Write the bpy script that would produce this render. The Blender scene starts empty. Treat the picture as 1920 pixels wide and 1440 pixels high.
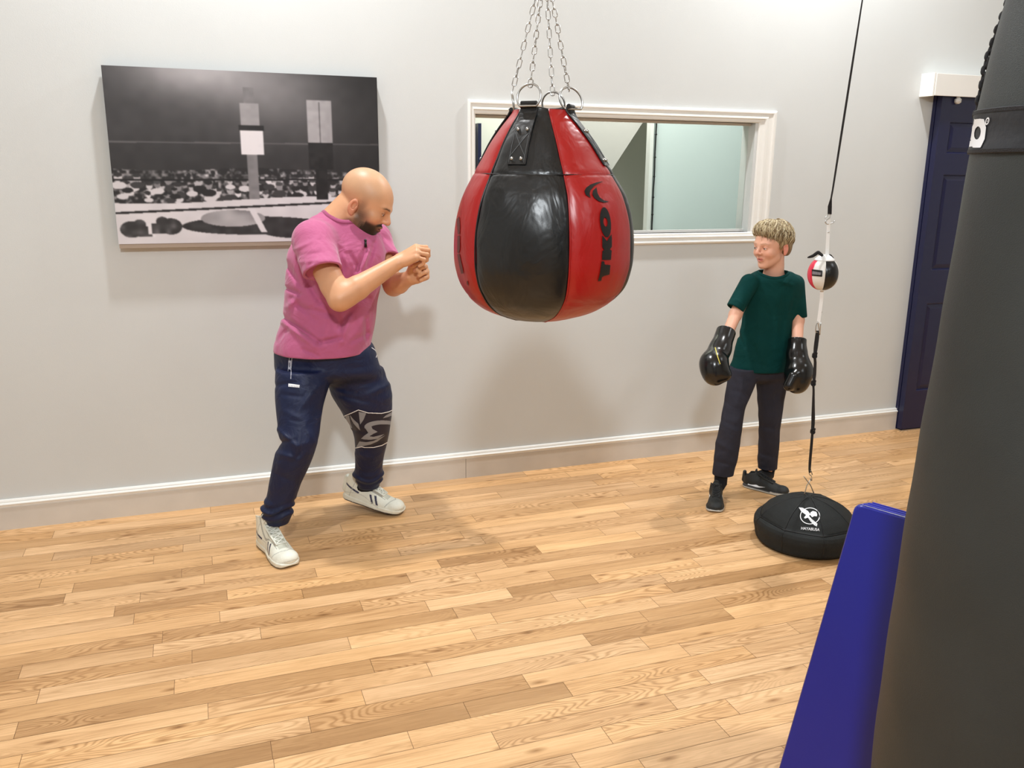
import bpy, math, random
import numpy as np
from mathutils import Vector, Matrix
from mathutils.bvhtree import BVHTree
random.seed(7); RNG = np.random.default_rng(11)
f32 = np.float32
COL = bpy.context.scene.collection

# ------------------------------------------------------------------ camera
YAW, PIT, ROL = map(math.radians, (19.922, 14.064, -0.610))
FPX, CH = 1618.4, 1.6
def cam_matrix():
    cy, sy = math.cos(YAW), math.sin(YAW)
    f = np.array([sy*math.cos(PIT), cy*math.cos(PIT), -math.sin(PIT)])
    r = np.array([cy, -sy, 0.0]); d = np.cross(f, r)
    cr, sr = math.cos(ROL), math.sin(ROL)
    return np.array([cr*r+sr*d, -sr*r+cr*d, f])
M3 = cam_matrix(); CPOS = np.array([0, 0, CH])
CR, CU, CF = M3[0], -M3[1], M3[2]
HR = np.array([math.cos(YAW), -math.sin(YAW), 0]); HF = np.array([math.sin(YAW), math.cos(YAW), 0]); UP = np.array([0, 0, 1.0])
def ray(x, y): return M3.T @ np.array([(x-960)/FPX, (y-720)/FPX, 1.0])
def P(x, y, Y): r = ray(x, y); return CPOS + r*(Y/r[1])        # point of the photo on the vertical plane at distance Y
def PZ(x, y, z=0.0): r = ray(x, y); return CPOS + r*((z-CH)/r[2])
def PT(x, y, t): return CPOS + ray(x, y)*t
def proj(Q): v = (Q-CPOS) @ M3.T; return 960+FPX*v[..., 0]/v[..., 2], 720+FPX*v[..., 1]/v[..., 2]
def nrm(v): v = np.asarray(v, float); return v/np.linalg.norm(v)
cam = bpy.data.cameras.new('camera'); cam_o = bpy.data.objects.new('camera', cam); COL.objects.link(cam_o)
cam.sensor_width = 36; cam.lens = 36*FPX/1920; cam.clip_start = .02
R = Matrix((tuple(CR), tuple(CU), tuple(-CF))).transposed()
cam_o.matrix_world = Matrix.Translation(Vector(CPOS)) @ R.to_4x4()
bpy.context.scene.camera = cam_o

# ------------------------------------------------------------------ helpers: objects
def tag(o, label=None, cat=None, group=None, kind=None):
    if label: o['label'] = label
    if cat: o['category'] = cat
    if group: o['group'] = group
    if kind: o['kind'] = kind
    return o
def empty(name, loc, label, cat, group=None):
    o = bpy.data.objects.new(name, None); COL.objects.link(o); o.location = Vector(loc)
    o.empty_display_size = .05
    return tag(o, label, cat, group)
def link(name, me, mat, parent=None, smooth=True):
    o = bpy.data.objects.new(name, me); COL.objects.link(o)
    if mat: me.materials.append(mat)
    if smooth: me.shade_smooth()
    if parent is not None:
        o.parent = parent
        r = parent
        off = Vector((0, 0, 0))
        while r is not None: off += r.location; r = r.parent
        me.transform(Matrix.Translation(-off))
    return o
class MB:
    def __init__(s): s.v = []; s.f = []; s.c = []
    def add(s, v, f, c=None):
        b = len(s.v); s.v += [tuple(map(float, q)) for q in v]; s.f += [tuple(b+i for i in q) for q in f]
        s.c += [c or (1, 1, 1)]*len(v)
    def box(s, lo, hi, bev=0, c=None):
        x0, y0, z0 = lo; x1, y1, z1 = hi
        s.add([(x0,y0,z0),(x1,y0,z0),(x1,y1,z0),(x0,y1,z0),(x0,y0,z1),(x1,y0,z1),(x1,y1,z1),(x0,y1,z1)],
              [(0,3,2,1),(4,5,6,7),(0,1,5,4),(1,2,6,5),(2,3,7,6),(3,0,4,7)], c)
    def tube(s, path, r, n=8, closed=False, cap=True, flat=None, c=None, up=None):
        path = [np.array(p, float) for p in path]; m = len(path)
        rs = r if hasattr(r, '__len__') else [r]*m
        T = []
        for i in range(m):
            a = path[(i-1) % m] if (closed or i > 0) else path[0]; b = path[(i+1) % m] if (closed or i < m-1) else path[-1]
            T.append(nrm(b-a + 1e-12))
        u = np.array(up, float) if up is not None else (np.array([0, 0, 1.]) if abs(T[0][2]) < .9 else np.array([1., 0, 0]))
        u = nrm(u - T[0]*(u@T[0])); vs = []
        for i in range(m):
            u = nrm(u - T[i]*(u@T[i])); w = np.cross(T[i], u)
            fa = flat if flat else 1
            for k in range(n):
                a = 2*math.pi*k/n
                vs.append(path[i] + rs[i]*(math.cos(a)*u + math.sin(a)*w*fa))
        fs = []
        for i in range(m if closed else m-1):
            for k in range(n):
                a = i*n+k; b = i*n+(k+1) % n; j = (i+1) % m
                fs.append((a, b, j*n+(k+1) % n, j*n+k))
        if cap and not closed: fs.append(tuple(range(n))[::-1]); fs.append(tuple((m-1)*n+k for k in range(n)))
        s.add(vs, fs, c)
    def sphere(s, c0, r, n=12, m=8, ax=None):
        c0 = np.array(c0, float); r = np.array(r if hasattr(r, '__len__') else (r, r, r), float); vs = []; fs = []
        for i in range(m+1):
            th = math.pi*i/m
            for k in range(n):
                ph = 2*math.pi*k/n
                q = np.array([math.sin(th)*math.cos(ph), math.sin(th)*math.sin(ph), math.cos(th)])*r
                vs.append(c0 + (q if ax is None else q@ax))
        for i in range(m):
            for k in range(n): fs.append((i*n+k, (i+1)*n+k, (i+1)*n+(k+1) % n, i*n+(k+1) % n))
        s.add(vs, fs)
    def mesh(s, name='mesh', col=False):
        me = bpy.data.meshes.new(name); me.from_pydata(s.v, [], s.f)
        if col:
            a = me.color_attributes.new('Col', 'FLOAT_COLOR', 'POINT')
            a.data.foreach_set('color', np.array([(*c, 1) for c in s.c], f32).ravel())
        me.validate(); me.update(); return me
    def build(s, name, mat, parent=None, smooth=True, bevel=0, col=False):
        o = link(name, s.mesh(name, col), mat, parent, smooth)
        if bevel:
            b = o.modifiers.new('bevel', 'BEVEL'); b.width = bevel; b.segments = 3; b.limit_method = 'ANGLE'; b.angle_limit = .6
            b.harden_normals = False
        return o

def lin(c):
    c = np.array(c[:3], float)/255.0
    return tuple(np.where(c <= .04045, c/12.92, ((c+.055)/1.055)**2.4))
def mat(name, c=None, rough=.5, metal=0, attr=False, bump=0, bscale=60, stretch=(1, 1, 1), sss=0, spec=.5, coat=0, var=0, vscale=3, detail=4, sheen=0, trans=0):
    m = bpy.data.materials.new(name); m.use_nodes = True; nt = m.node_tree; b = nt.nodes['Principled BSDF']
    b.inputs['Roughness'].default_value = rough; b.inputs['Metallic'].default_value = metal
    b.inputs['Specular IOR Level'].default_value = spec; b.inputs['Coat Weight'].default_value = coat
    b.inputs['Sheen Weight'].default_value = sheen; b.inputs['Transmission Weight'].default_value = trans
    if sss:
        b.inputs['Subsurface Weight'].default_value = sss; b.inputs['Subsurface Scale'].default_value = .01
        b.inputs['Subsurface Radius'].default_value = (1, .35, .2)
    tc = nt.nodes.new('ShaderNodeTexCoord')
    src = None
    if attr:
        a = nt.nodes.new('ShaderNodeAttribute'); a.attribute_name = 'Col'; src = a.outputs['Color']
    else: b.inputs['Base Color'].default_value = (*lin(c), 1)
    if var:
        n = nt.nodes.new('ShaderNodeTexNoise'); n.inputs['Scale'].default_value = vscale; n.inputs['Detail'].default_value = 5
        nt.links.new(tc.outputs['Object'], n.inputs['Vector'])
        mr = nt.nodes.new('ShaderNodeMapRange'); mr.inputs[1].default_value = .3; mr.inputs[2].default_value = .7
        mr.inputs[3].default_value = 1-var; mr.inputs[4].default_value = 1+var
        nt.links.new(n.outputs['Fac'], mr.inputs[0])
        mx = nt.nodes.new('ShaderNodeVectorMath'); mx.operation = 'SCALE'
        if src: nt.links.new(src, mx.inputs[0])
        else: mx.inputs[0].default_value = lin(c)
        nt.links.new(mr.outputs[0], mx.inputs['Scale']); src = mx.outputs[0]
    if src: nt.links.new(src, b.inputs['Base Color'])
    if bump:
        mp = nt.nodes.new('ShaderNodeMapping'); mp.inputs['Scale'].default_value = stretch
        n = nt.nodes.new('ShaderNodeTexNoise'); n.inputs['Scale'].default_value = bscale; n.inputs['Detail'].default_value = detail
        bp = nt.nodes.new('ShaderNodeBump'); bp.inputs['Strength'].default_value = min(1, bump); bp.inputs['Distance'].default_value = .004
        nt.links.new(tc.outputs['Object'], mp.inputs['Vector']); nt.links.new(mp.outputs[0], n.inputs['Vector'])
        nt.links.new(n.outputs['Fac'], bp.inputs['Height']); nt.links.new(bp.outputs[0], b.inputs['Normal'])
    return m

# ------------------------------------------------------------------ helpers: implicit surfaces (organic shapes)
def smin(a, b, k):
    if k <= 0: return np.minimum(a, b)
    h = np.maximum(k-np.abs(a-b), 0)/k
    return np.minimum(a, b) - h*h*(k*.25)
class Vol:
    def __init__(s, lo, hi, h):
        s.lo = np.array(lo, float); s.h = h; s.n = [int(math.ceil((b-a)/h))+1 for a, b in zip(lo, hi)]
        s.ax = [(s.lo[i]+h*np.arange(s.n[i])).astype(f32) for i in range(3)]
        s.D = np.full(s.n, 1.0, f32)
    def put(s, fn, lo, hi, k=0.0, op='add'):
        m = k+3*s.h; sl = []
        for i in range(3):
            a = max(0, int((lo[i]-m-s.lo[i])/s.h)); b = min(s.n[i], int((hi[i]+m-s.lo[i])/s.h)+2)
            if b <= a: return
            sl.append(slice(a, b))
        sl = tuple(sl)
        X, Y, Z = s.ax[0][sl[0]][:, None, None], s.ax[1][sl[1]][None, :, None], s.ax[2][sl[2]][None, None, :]
        d = fn(X, Y, Z).astype(f32); D = s.D[sl]
        s.D[sl] = smin(D, d, k) if op == 'add' else -smin(-D, d, k)
    def cone(s, a, b, ra, rb, k=.01, op='add', flat=None, sq=1.0):
        a = np.array(a, float); b = np.array(b, float); ba = b-a; L2 = max(float(ba@ba), 1e-12)
        fl = nrm(flat) if flat is not None else None
        def fn(X, Y, Z):
            px, py, pz = X-a[0], Y-a[1], Z-a[2]
            t = np.clip((px*ba[0]+py*ba[1]+pz*ba[2])/L2, 0, 1)
            dx, dy, dz = px-t*ba[0], py-t*ba[1], pz-t*ba[2]
            q = dx*dx+dy*dy+dz*dz
            if fl is not None:
                w = dx*fl[0]+dy*fl[1]+dz*fl[2]; q = q + w*w*(1/(sq*sq)-1)
            dd = np.sqrt(q) - (ra+(rb-ra)*t)
            return dd*(sq if fl is not None and sq < 1 else 1)
        r = max(ra, rb)*max(1, sq); s.put(fn, np.minimum(a, b)-r, np.maximum(a, b)+r, k, op)
    def chain(s, pts, rs, k=.01, op='add', **kw):
        for i in range(len(pts)-1): s.cone(pts[i], pts[i+1], rs[i], rs[i+1], k, op, **kw)
    def ell(s, c, r, k=.01, op='add', F=None):
        c = np.array(c, float); r = np.array(r, float); F = np.eye(3) if F is None else np.array(F)
        def fn(X, Y, Z):
            px, py, pz = X-c[0], Y-c[1], Z-c[2]
            l = [px*F[i][0]+py*F[i][1]+pz*F[i][2] for i in range(3)]
            k0 = np.sqrt(sum((l[i]/r[i])**2 for i in range(3)))+1e-9; k1 = np.sqrt(sum((l[i]/r[i]**2)**2 for i in range(3)))+1e-9
            return k0*(k0-1)/k1
        e = np.sqrt(((F*r[:, None])**2).sum(0)); s.put(fn, c-e, c+e, k, op)
    def loft(s, rows, Yf, depth, k=.01, op='add', endk=.01, disp=None, zcut=None, ang=0.0, grow=0.0, ztop=None):
        """rows: (py, xl, xr) outline widths; Yf: distance of the axis; depth: half depth as share of the half width"""
        L = loftdata(rows, Yf, depth, grow)
        z0, z1 = L['z'].min(), L['z'].max()
        if zcut is not None: z0 = zcut
        if ztop is not None: z1 = ztop
        def fn(X, Y, Z):
            zz = np.clip(Z[0, 0], L['z'][0], L['z'][-1])
            cx, cy, a, b = [np.interp(zz, L['z'], L[q])[None, None, :] for q in 'xyab']
            dx, dy = X-cx, Y-cy
            u = dx*HR[0]+dy*HR[1]; v = dx*HF[0]+dy*HF[1]
            k0 = np.sqrt((u/a)**2+(v/b)**2)+1e-9; k1 = np.sqrt((u/a**2)**2+(v/b**2)**2)+1e-9
            d = k0*(k0-1)/k1
            if disp is not None: d = d + disp(X, Y, Z)
            return smax(smax(d, Z-z1, endk), z0-Z, endk)
        m = max(L['a'].max(), L['b'].max())
        s.put(fn, (L['x'].min()-m, L['y'].min()-m, z0), (L['x'].max()+m, L['y'].max()+m, z1), k, 'sub' if op == 'sub' else 'add')
        return L
    def half(s, p, n, k=.002):
        """cut away everything on the side n points to"""
        p = np.array(p, float); n = nrm(n)
        def fn(X, Y, Z): return -((X-p[0])*n[0]+(Y-p[1])*n[1]+(Z-p[2])*n[2])
        hi = s.lo+np.array(s.n)*s.h; s.put(fn, s.lo, hi, k, 'sub')
    def surf(s):
        """naive surface nets"""
        D = s.D; S = D < 0; n = s.n; nv = lambda i, j, k: (i*n[1]+j)*n[2]+k
        ids = []; pts = []; quads = []
        for ax in range(3):
            a = [slice(None)]*3; b = [slice(None)]*3; a[ax] = slice(0, -1); b[ax] = slice(1, None)
            I = np.argwhere(S[tuple(a)] != S[tuple(b)])
            o1, o2 = [(1, 2), (2, 0), (0, 1)][ax]
            I = I[(I[:, o1] > 0) & (I[:, o2] > 0) & (I[:, o1] < n[o1]-1) & (I[:, o2] < n[o2]-1)]
            J = I.copy(); J[:, ax] += 1
            d0 = D[I[:, 0], I[:, 1], I[:, 2]]; d1 = D[J[:, 0], J[:, 1], J[:, 2]]
            t = d0/(d0-d1); p = I.astype(float); p[:, ax] += t
            c = []
            for (u, v) in ((-1, -1), (0, -1), (0, 0), (-1, 0)):
                K = I.copy(); K[:, o1] += u; K[:, o2] += v
                q = nv(K[:, 0], K[:, 1], K[:, 2]); c.append(q); ids.append(q); pts.append(p)
            c = np.stack(c, 1); c[d0 > 0] = c[d0 > 0][:, ::-1]; quads.append(c)
        ids = np.concatenate(ids); pts = np.concatenate(pts); Q = np.concatenate(quads)
        u, inv = np.unique(ids, return_inverse=True); inv = inv.ravel()
        cnt = np.bincount(inv); V = np.stack([np.bincount(inv, pts[:, i])/cnt for i in range(3)], 1)
        return V*s.h+s.lo, np.searchsorted(u, Q)
def smax(a, b, k): return -smin(-a, -b, k)
def loftdata(rows, Yf, depth, grow=0.0):
    rows = sorted(rows); ys = np.array([r[0] for r in rows], float)
    if hasattr(Yf, '__len__'): Yv = np.interp(ys, [q[0] for q in Yf], [q[1] for q in Yf])
    else: Yv = np.full(len(ys), Yf)
    if hasattr(depth, '__len__'): dv = np.interp(ys, [q[0] for q in depth], [q[1] for q in depth])
    else: dv = np.full(len(ys), depth)
    Z = []; X = []; Yc = []; A = []; B = []
    for i, (y, xl, xr) in enumerate(rows):
        pl, pr = P(xl, y, Yv[i]), P(xr, y, Yv[i]); c = P((xl+xr)/2, y, Yv[i])
        # half width across the line of sight
        t = (c-CPOS)@CF; a = (xr-xl)/2/FPX*t
        X.append(c[0]); Yc.append(c[1]); Z.append(c[2]); A.append(a+grow); B.append(a*dv[i]+grow)
    o = np.argsort(Z); Z = np.array(Z)[o]; arr = [np.array(q)[o] for q in (X, Yc, A, B)]
    zz = np.linspace(Z[0], Z[-1], 160)
    def sm(v):
        m = np.zeros(len(v))
        s = np.diff(v)/np.diff(Z)
        for i in range(1, len(v)-1): m[i] = (s[i-1]+s[i])/2 if s[i-1]*s[i] > 0 else 0
        m[0], m[-1] = s[0], s[-1]
        i = np.clip(np.searchsorted(Z, zz)-1, 0, len(Z)-2); h = Z[i+1]-Z[i]; t = (zz-Z[i])/h
        return (2*t**3-3*t**2+1)*v[i]+(t**3-2*t**2+t)*h*m[i]+(-2*t**3+3*t**2)*v[i+1]+(t**3-t**2)*h*m[i+1]
    x, y, a, b = map(sm, arr)
    return dict(z=zz, x=x, y=y, a=a, b=b)
def wiggle(amp, sc, seed=0, stretch=(1, 1, 1)):
    rg = np.random.default_rng(seed); W = [(rg.normal(size=3)*np.array(stretch)*sc, rg.uniform(0, 6.28)) for _ in range(7)]
    def f(X, Y, Z):
        d = 0
        for w, ph in W: d = d + np.sin(X*w[0]+Y*w[1]+Z*w[2]+ph)
        return amp*d/3
    return f
def folds(segs, base=None):
    """soft creases that follow lines given on the garment; positive depth sinks, negative rises"""
    def f(X, Y, Z):
        qx, qy, qz = X-CPOS[0], Y-CPOS[1], Z-CPOS[2]
        v = [qx*M3[i][0]+qy*M3[i][1]+qz*M3[i][2] for i in range(3)]
        u = 960+FPX*v[0]/v[2]; w = 720+FPX*v[1]/v[2]; d = 0*u
        for (x0, y0, x1, y1, amp, wd) in segs:
            bx, by = x1-x0, y1-y0; t = np.clip(((u-x0)*bx+(w-y0)*by)/(bx*bx+by*by), 0, 1)
            q = ((u-x0-t*bx)**2+(w-y0-t*by)**2)/(wd*wd)
            d = d + amp*np.exp(-q)*np.sin(np.clip(t, .12, .88)*math.pi)**.5
        if base is not None: d = d+base(X, Y, Z)
        return d
    return f
def vol_mesh(V, name, mat_, parent, colfn=None, smooth_it=0):
    v, q = V.surf()
    me = bpy.data.meshes.new(name)
    me.vertices.add(len(v)); me.vertices.foreach_set('co', v.astype(f32).ravel())
    me.loops.add(q.size); me.loops.foreach_set('vertex_index', q.astype(np.int32).ravel())
    me.polygons.add(len(q)); me.polygons.foreach_set('loop_start', (np.arange(len(q))*4).astype(np.int32))
    me.polygons.foreach_set('loop_total', np.full(len(q), 4, np.int32)); me.update(calc_edges=True)
    if colfn:
        c = np.ones((len(v), 4), f32); c[:, :3] = colfn(v)
        a = me.color_attributes.new('Col', 'FLOAT_COLOR', 'POINT'); a.data.foreach_set('color', c.ravel())
    bvh = BVHTree.FromPolygons([tuple(p) for p in v], [tuple(p) for p in q.tolist()])
    o = link(name, me, mat_, parent)
    return o, bvh

# drawing of marks: cells of a fine grid laid onto the real surface
def inpoly(x, y, poly):
    r = np.zeros(x.shape, bool); n = len(poly)
    for i in range(n):
        x0, y0 = poly[i]; x1, y1 = poly[(i+1) % n]
        c = ((y0 > y) != (y1 > y)); 
        with np.errstate(divide='ignore', invalid='ignore'): xi = (x1-x0)*(y-y0)/(y1-y0+1e-12)+x0
        r ^= c & (x < xi)
    return r
def strokes(x, y, pts, w):
    d = np.full(x.shape, 1e9)
    for (x0, y0), (x1, y1) in zip(pts[:-1], pts[1:]):
        bx, by = x1-x0, y1-y0; t = np.clip(((x-x0)*bx+(y-y0)*by)/(bx*bx+by*by+1e-12), 0, 1)
        d = np.minimum(d, np.hypot(x-x0-t*bx, y-y0-t*by))
    return d < w/2
def decal(name, bvh, mask, box, step, mat_, parent, off=.0012, size=None):
    """mask(x,y) drawn in the photo's measure, laid on the surface where it stands"""
    x0, y0, x1, y1 = box; nx, ny = int((x1-x0)/step), int((y1-y0)/step)
    gx, gy = np.meshgrid(x0+(np.arange(nx)+.5)*step, y0+(np.arange(ny)+.5)*step, indexing='ij')
    Mk = mask(gx, gy); vid = {}; vs = []; fs = []
    def vert(i, j):
        if (i, j) in vid: return vid[i, j]
        d = Vector(ray(x0+i*step, y0+j*step)).normalized()
        h = bvh.ray_cast(Vector(CPOS), d)
        if h[0] is None: vid[i, j] = None; return None
        n = h[1]; n = n if n.dot(d) < 0 else -n
        vs.append(tuple(h[0]-d*off*2+n*off*.5)); vid[i, j] = len(vs)-1
        return vid[i, j]
    for i, j in np.argwhere(Mk):
        q = [vert(i, j), vert(i, j+1), vert(i+1, j+1), vert(i+1, j)]
        if None in q: continue
        a = [Vector(vs[k]) for k in q]
        if max((a[0]-a[2]).length, (a[1]-a[3]).length) > .03: continue
        fs.append(tuple(q))
    me = bpy.data.meshes.new(name); me.from_pydata(vs, [], fs); me.update()
    return link(name, me, mat_, parent)
def text_mask(txt, p0, ux, uy, size, cond=1.0, shear=0.0):
    """letters from the built-in font as a mask; p0 baseline start, ux/uy unit vectors in the photo's measure"""
    cu = bpy.data.curves.new('t', 'FONT'); cu.body = txt; cu.size = 1; cu.resolution_u = 6; cu.offset = .012
    o = bpy.data.objects.new('t', cu); COL.objects.link(o); dg = bpy.context.evaluated_depsgraph_get()
    me = bpy.data.meshes.new_from_object(o.evaluated_get(dg)); bpy.data.objects.remove(o)
    w = max(v.co.x for v in me.vertices); tris = []
    me.calc_loop_triangles()
    for t in me.loop_triangles:
        tr = []
        for k in t.vertices:
            c = me.vertices[k].co; X = (c.x/w)*cond; Yy = c.y/.72; X += shear*Yy
            tr.append((p0[0]+ux[0]*X*size[0]+uy[0]*Yy*size[1], p0[1]+ux[1]*X*size[0]+uy[1]*Yy*size[1]))
        tris.append(tr)
    def f(x, y):
        r = np.zeros(x.shape, bool)
        for t in tris: r |= inpoly(x, y, t)
        return r
    return f

# ------------------------------------------------------------------ materials
def paint(name, c, rough=.55, var=.03, bump=.07):
    return mat(name, c, rough, var=var, vscale=1.2, bump=bump, bscale=260, detail=3)
m_wall = paint('wall_paint', (210, 213, 212))
m_ceil = paint('ceiling_paint', (232, 231, 228))
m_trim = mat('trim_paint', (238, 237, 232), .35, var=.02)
m_base = mat('baseboard_paint', (212, 206, 197), .45, var=.05, vscale=6)
m_navy = mat('blue_door_paint', (19, 22, 60), .32, var=.05, vscale=4)
m_blue = mat('blue_vinyl', (16, 26, 134), .33, var=.02, bump=.1, bscale=18)
m_steel = mat('zinc_steel', (190, 190, 188), .28, metal=1)
m_black_web = mat('black_webbing', (20, 17, 19), .8, bump=.5, bscale=500)
m_white_vinyl = mat('white_vinyl', (232, 232, 230), .4)
m_black_gloss = mat('black_leather', (11, 11, 12), .3, bump=.25, bscale=45, spec=.6)
m_blk_ink = mat('black_print', (14, 13, 15), .42)
m_white_ink = mat('white_print', (235, 237, 240), .6)
m_logo_black = mat('black_vinyl_print', (16, 16, 17), .35)

YW = 4.166
# ------------------------------------------------------------------ floor: oak boards 3 1/4 inch wide
def make_floor():
    Wd = .0826; y = 4.068+2*Wd; rows = []
    while y > -2.6: rows.append((y-Wd, y)); y -= Wd
    known = [(-.698, 4.03), (-.642, 2.84), (-.6, 2.51), (-.574, 3.34), (-.388, 3.18), (-.172, 2.59), (-.074, 2.43), (.007, 3.19), (-.243, 2.84),
             (.108, 2.84), (.207, 2.26), (.816, 2.6), (1.0, 2.185), (.89, 2.27), (1.017, 1.945), (.703, 2.02), (.666, 2.185), (1.402, 2.87)]
    def px(z, a, b):
        q = PZ(z[0]+a*.375, z[1]+b*.375); return (q[0], q[1])
    R2, R3, R1 = (640, 900), (1100, 740), (0, 900)
    known += [px(R2, *q) for q in ((770, 700), (1240, 812), (1530, 830), (162, 950), (450, 970), (120, 1115), (105, 640), (45, 830), (335, 490), (575, 675), (432, 635), (845, 567), (1065, 587), (1205, 620), (1585, 617), (1045, 472),
              (485, 412), (812, 408), (285, 352), (975, 335), (1437, 362), (595, 262), (655, 180), (1290, 247), (1485, 262), (1658, 1120), (1610, 490), (1520, 690), (930, 1690), (800, 85), (1410, 112))]
    known += [px(R3, *q) for q in ((500, 1285), (305, 1255), (820, 1290), (895, 942), (1040, 1172), (675, 1045), (345, 1040), (390, 915), (210, 790), (640, 670), (545, 835), (345, 590), (250, 690), (295, 1115), (20, 1230), (575, 1400), (190, 545), (500, 530), (255, 455))]
    known += [px(R1, *q) for q in ((1000, 285), (915, 338), (455, 405), (1020, 500), (667, 712), (1100, 700), (960, 905), (95, 1430), (1515, 575), (1580, 465), (265, 385), (1025, 210), (1052, 145))]
    dark = [(.85, 2.185, .68), (.5, 2.185, .72), (1.25, 2.87, .68)]
    def dk(z, a, b, t): q = PZ(z[0]+a*.375, z[1]+b*.375); dark.append((q[0], q[1], t))
    for q in ((900, 1090, .66), (450, 1190, .7), (1150, 520, .72), (400, 720, .78), (1350, 810, .74), (840, 350, .74), (250, 500, .74), (150, 350, .86), (80, 950, .76), (1350, 690, .84), (700, 1150, .7), (1300, 120, .8)): dk(R2, *q)
    for q in ((150, 1220, .76), (850, 890, .7), (400, 760, .78), (300, 840, .82), (500, 1075, .8), (950, 980, .82), (600, 1200, .95), (1450, 330, .85)): dk(R3, *q)
    for q in ((800, 620, .76), (600, 520, .82), (600, 800, .84), (700, 920, .82), (500, 1100, .84), (1250, 1400, .64), (1600, 1340, .66), (1600, 1230, .8), (100, 600, .84), (40, 960, .74), (250, 1000, .86), (1000, 220, .85), (1250, 720, .8), (200, 380, .88)): dk(R1, *q)
    V = []; F = []; C = []; Q = []
    for (y0, y1) in rows:
        yc = (y0+y1)/2
        ks = sorted(k[0] for k in known if abs(k[1]-yc) < Wd/2)
        xs = [-3.02]; x = -3.02
        cand = []
        for k in ks:
            if not cand or k-cand[-1] > .12: cand.append(k)
        pts = [-3.02]+cand+[6.02]; out = [-3.02]
        for a, b in zip(pts[:-1], pts[1:]):
            x = a
            while b-x > 1.25:
                x += random.uniform(.35, 1.05)
                if b-x < .25: break
                out.append(x)
            out.append(b)
        for a, b in zip(out[:-1], out[1:]):
            if b-a < .02: continue
            t = random.choice([1.0, 1.02, 1.04, .97, .93, .99, 1.05, .9])*random.uniform(.97, 1.03); hue = random.uniform(-1, 1)
            for (dx, dy, tt) in dark:
                if a < dx < b and abs(dy-yc) < Wd/2: t = tt; hue = .6
            base = np.array(lin((214, 170, 121)))*t**1.35*np.array([1+.03*hue+.10*(1-t), 1-.12*(1-t), 1-.07*hue-.40*(1-t)])
            g = .0007; i = len(V)
            V += [(a+g, y0+g, 0), (b-g, y0+g, 0), (b-g, y1-g, 0), (a+g, y1-g, 0)]; F.append((i, i+1, i+2, i+3))
            C += [(*base, 1)]*4; r = (random.random(), random.random(), random.random(), 1); Q += [r]*4
    i = len(V); V += [(-3.02, -2.62, -.0012), (6.02, -2.62, -.0012), (6.02, 4.2, -.0012), (-3.02, 4.2, -.0012)]; F.append((i, i+1, i+2, i+3))
    C += [(*lin((120, 84, 52)), 1)]*4; Q += [(0, 0, 0, 1)]*4
    i = len(V); V += [(-3.02, -2.62, -.06), (6.02, -2.62, -.06), (6.02, 4.2, -.06), (-3.02, 4.2, -.06)]; F.append((i, i+3, i+2, i+1))
    C += [(*lin((120, 84, 52)), 1)]*4; Q += [(0, 0, 0, 1)]*4
    me = bpy.data.meshes.new('floor'); me.from_pydata(V, [], F); me.update()
    a = me.color_attributes.new('Col', 'FLOAT_COLOR', 'POINT'); a.data.foreach_set('color', np.array(C, f32).ravel())
    a = me.color_attributes.new('Rnd', 'FLOAT_COLOR', 'POINT'); a.data.foreach_set('color', np.array(Q, f32).ravel())
    m = bpy.data.materials.new('oak_floor'); m.use_nodes = True; nt = m.node_tree; N = nt.nodes; Lk = nt.links.new; b = N['Principled BSDF']
    tc = N.new('ShaderNodeTexCoord'); at_ = N.new('ShaderNodeAttribute'); at_.attribute_name = 'Col'; rn = N.new('ShaderNodeAttribute'); rn.attribute_name = 'Rnd'
    def vm(op, x, y):
        n = N.new('ShaderNodeVectorMath'); n.operation = op
        for s_, q in zip(n.inputs, (x, y)):
            if isinstance(q, tuple): s_.default_value = q
            else: Lk(q, s_)
        return n.outputs[0]
    def mt(op, x, y=0.0, z=0.0):
        n = N.new('ShaderNodeMath'); n.operation = op
        for s_, q in zip(n.inputs, (x, y, z)):
            if isinstance(q, (int, float)): s_.default_value = q
            else: Lk(q, s_)
        return n.outputs[0]
    off = vm('MULTIPLY', rn.outputs['Color'], (41., 23., 9.))
    def noise(sc, det, rough=.5, dist=0):
        n = N.new('ShaderNodeTexNoise'); n.inputs['Scale'].default_value = 1; n.inputs['Detail'].default_value = det
        n.inputs['Roughness'].default_value = rough; n.inputs['Distortion'].default_value = dist
        Lk(vm('ADD', vm('MULTIPLY', tc.outputs['Object'], sc), off), n.inputs['Vector']); return n.outputs['Fac']
    n1 = noise((1.5, 9.0, 1), 1.5); ring = mt('SINE', mt('MULTIPLY', n1, 230.0)); ring = mt('POWER', mt('MULTIPLY_ADD', ring, .5, .5), 2.0)
    fig = noise((.9, 3.0, 1), 1); figm = N.new('ShaderNodeMapRange'); figm.inputs[1].default_value = .42; figm.inputs[2].default_value = .62; Lk(fig, figm.inputs[0])
    fib = noise((9, 190, 1), 4, .65); blot = noise((1.6, 14, 1), 3)
    knot = N.new('ShaderNodeTexVoronoi'); knot.inputs['Scale'].default_value = 1; knot.voronoi_dimensions = '2D'
    Lk(vm('ADD', vm('MULTIPLY', tc.outputs['Object'], (2.2, 7.0, 1)), off), knot.inputs['Vector'])
    kd = N.new('ShaderNodeMapRange'); kd.inputs[1].default_value = .0; kd.inputs[2].default_value = .09; kd.inputs[3].default_value = .34; kd.inputs[4].default_value = 1.0; Lk(knot.outputs['Distance'], kd.inputs[0])
    # only a few of the cells carry a knot
    kc = N.new('ShaderNodeSeparateColor'); Lk(knot.outputs['Color'], kc.inputs[0]); ksel = mt('GREATER_THAN', kc.outputs[0], .62)
    kmul = mt('MULTIPLY_ADD', mt('SUBTRACT', kd.outputs[0], 1.0), ksel, 1.0)
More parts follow.
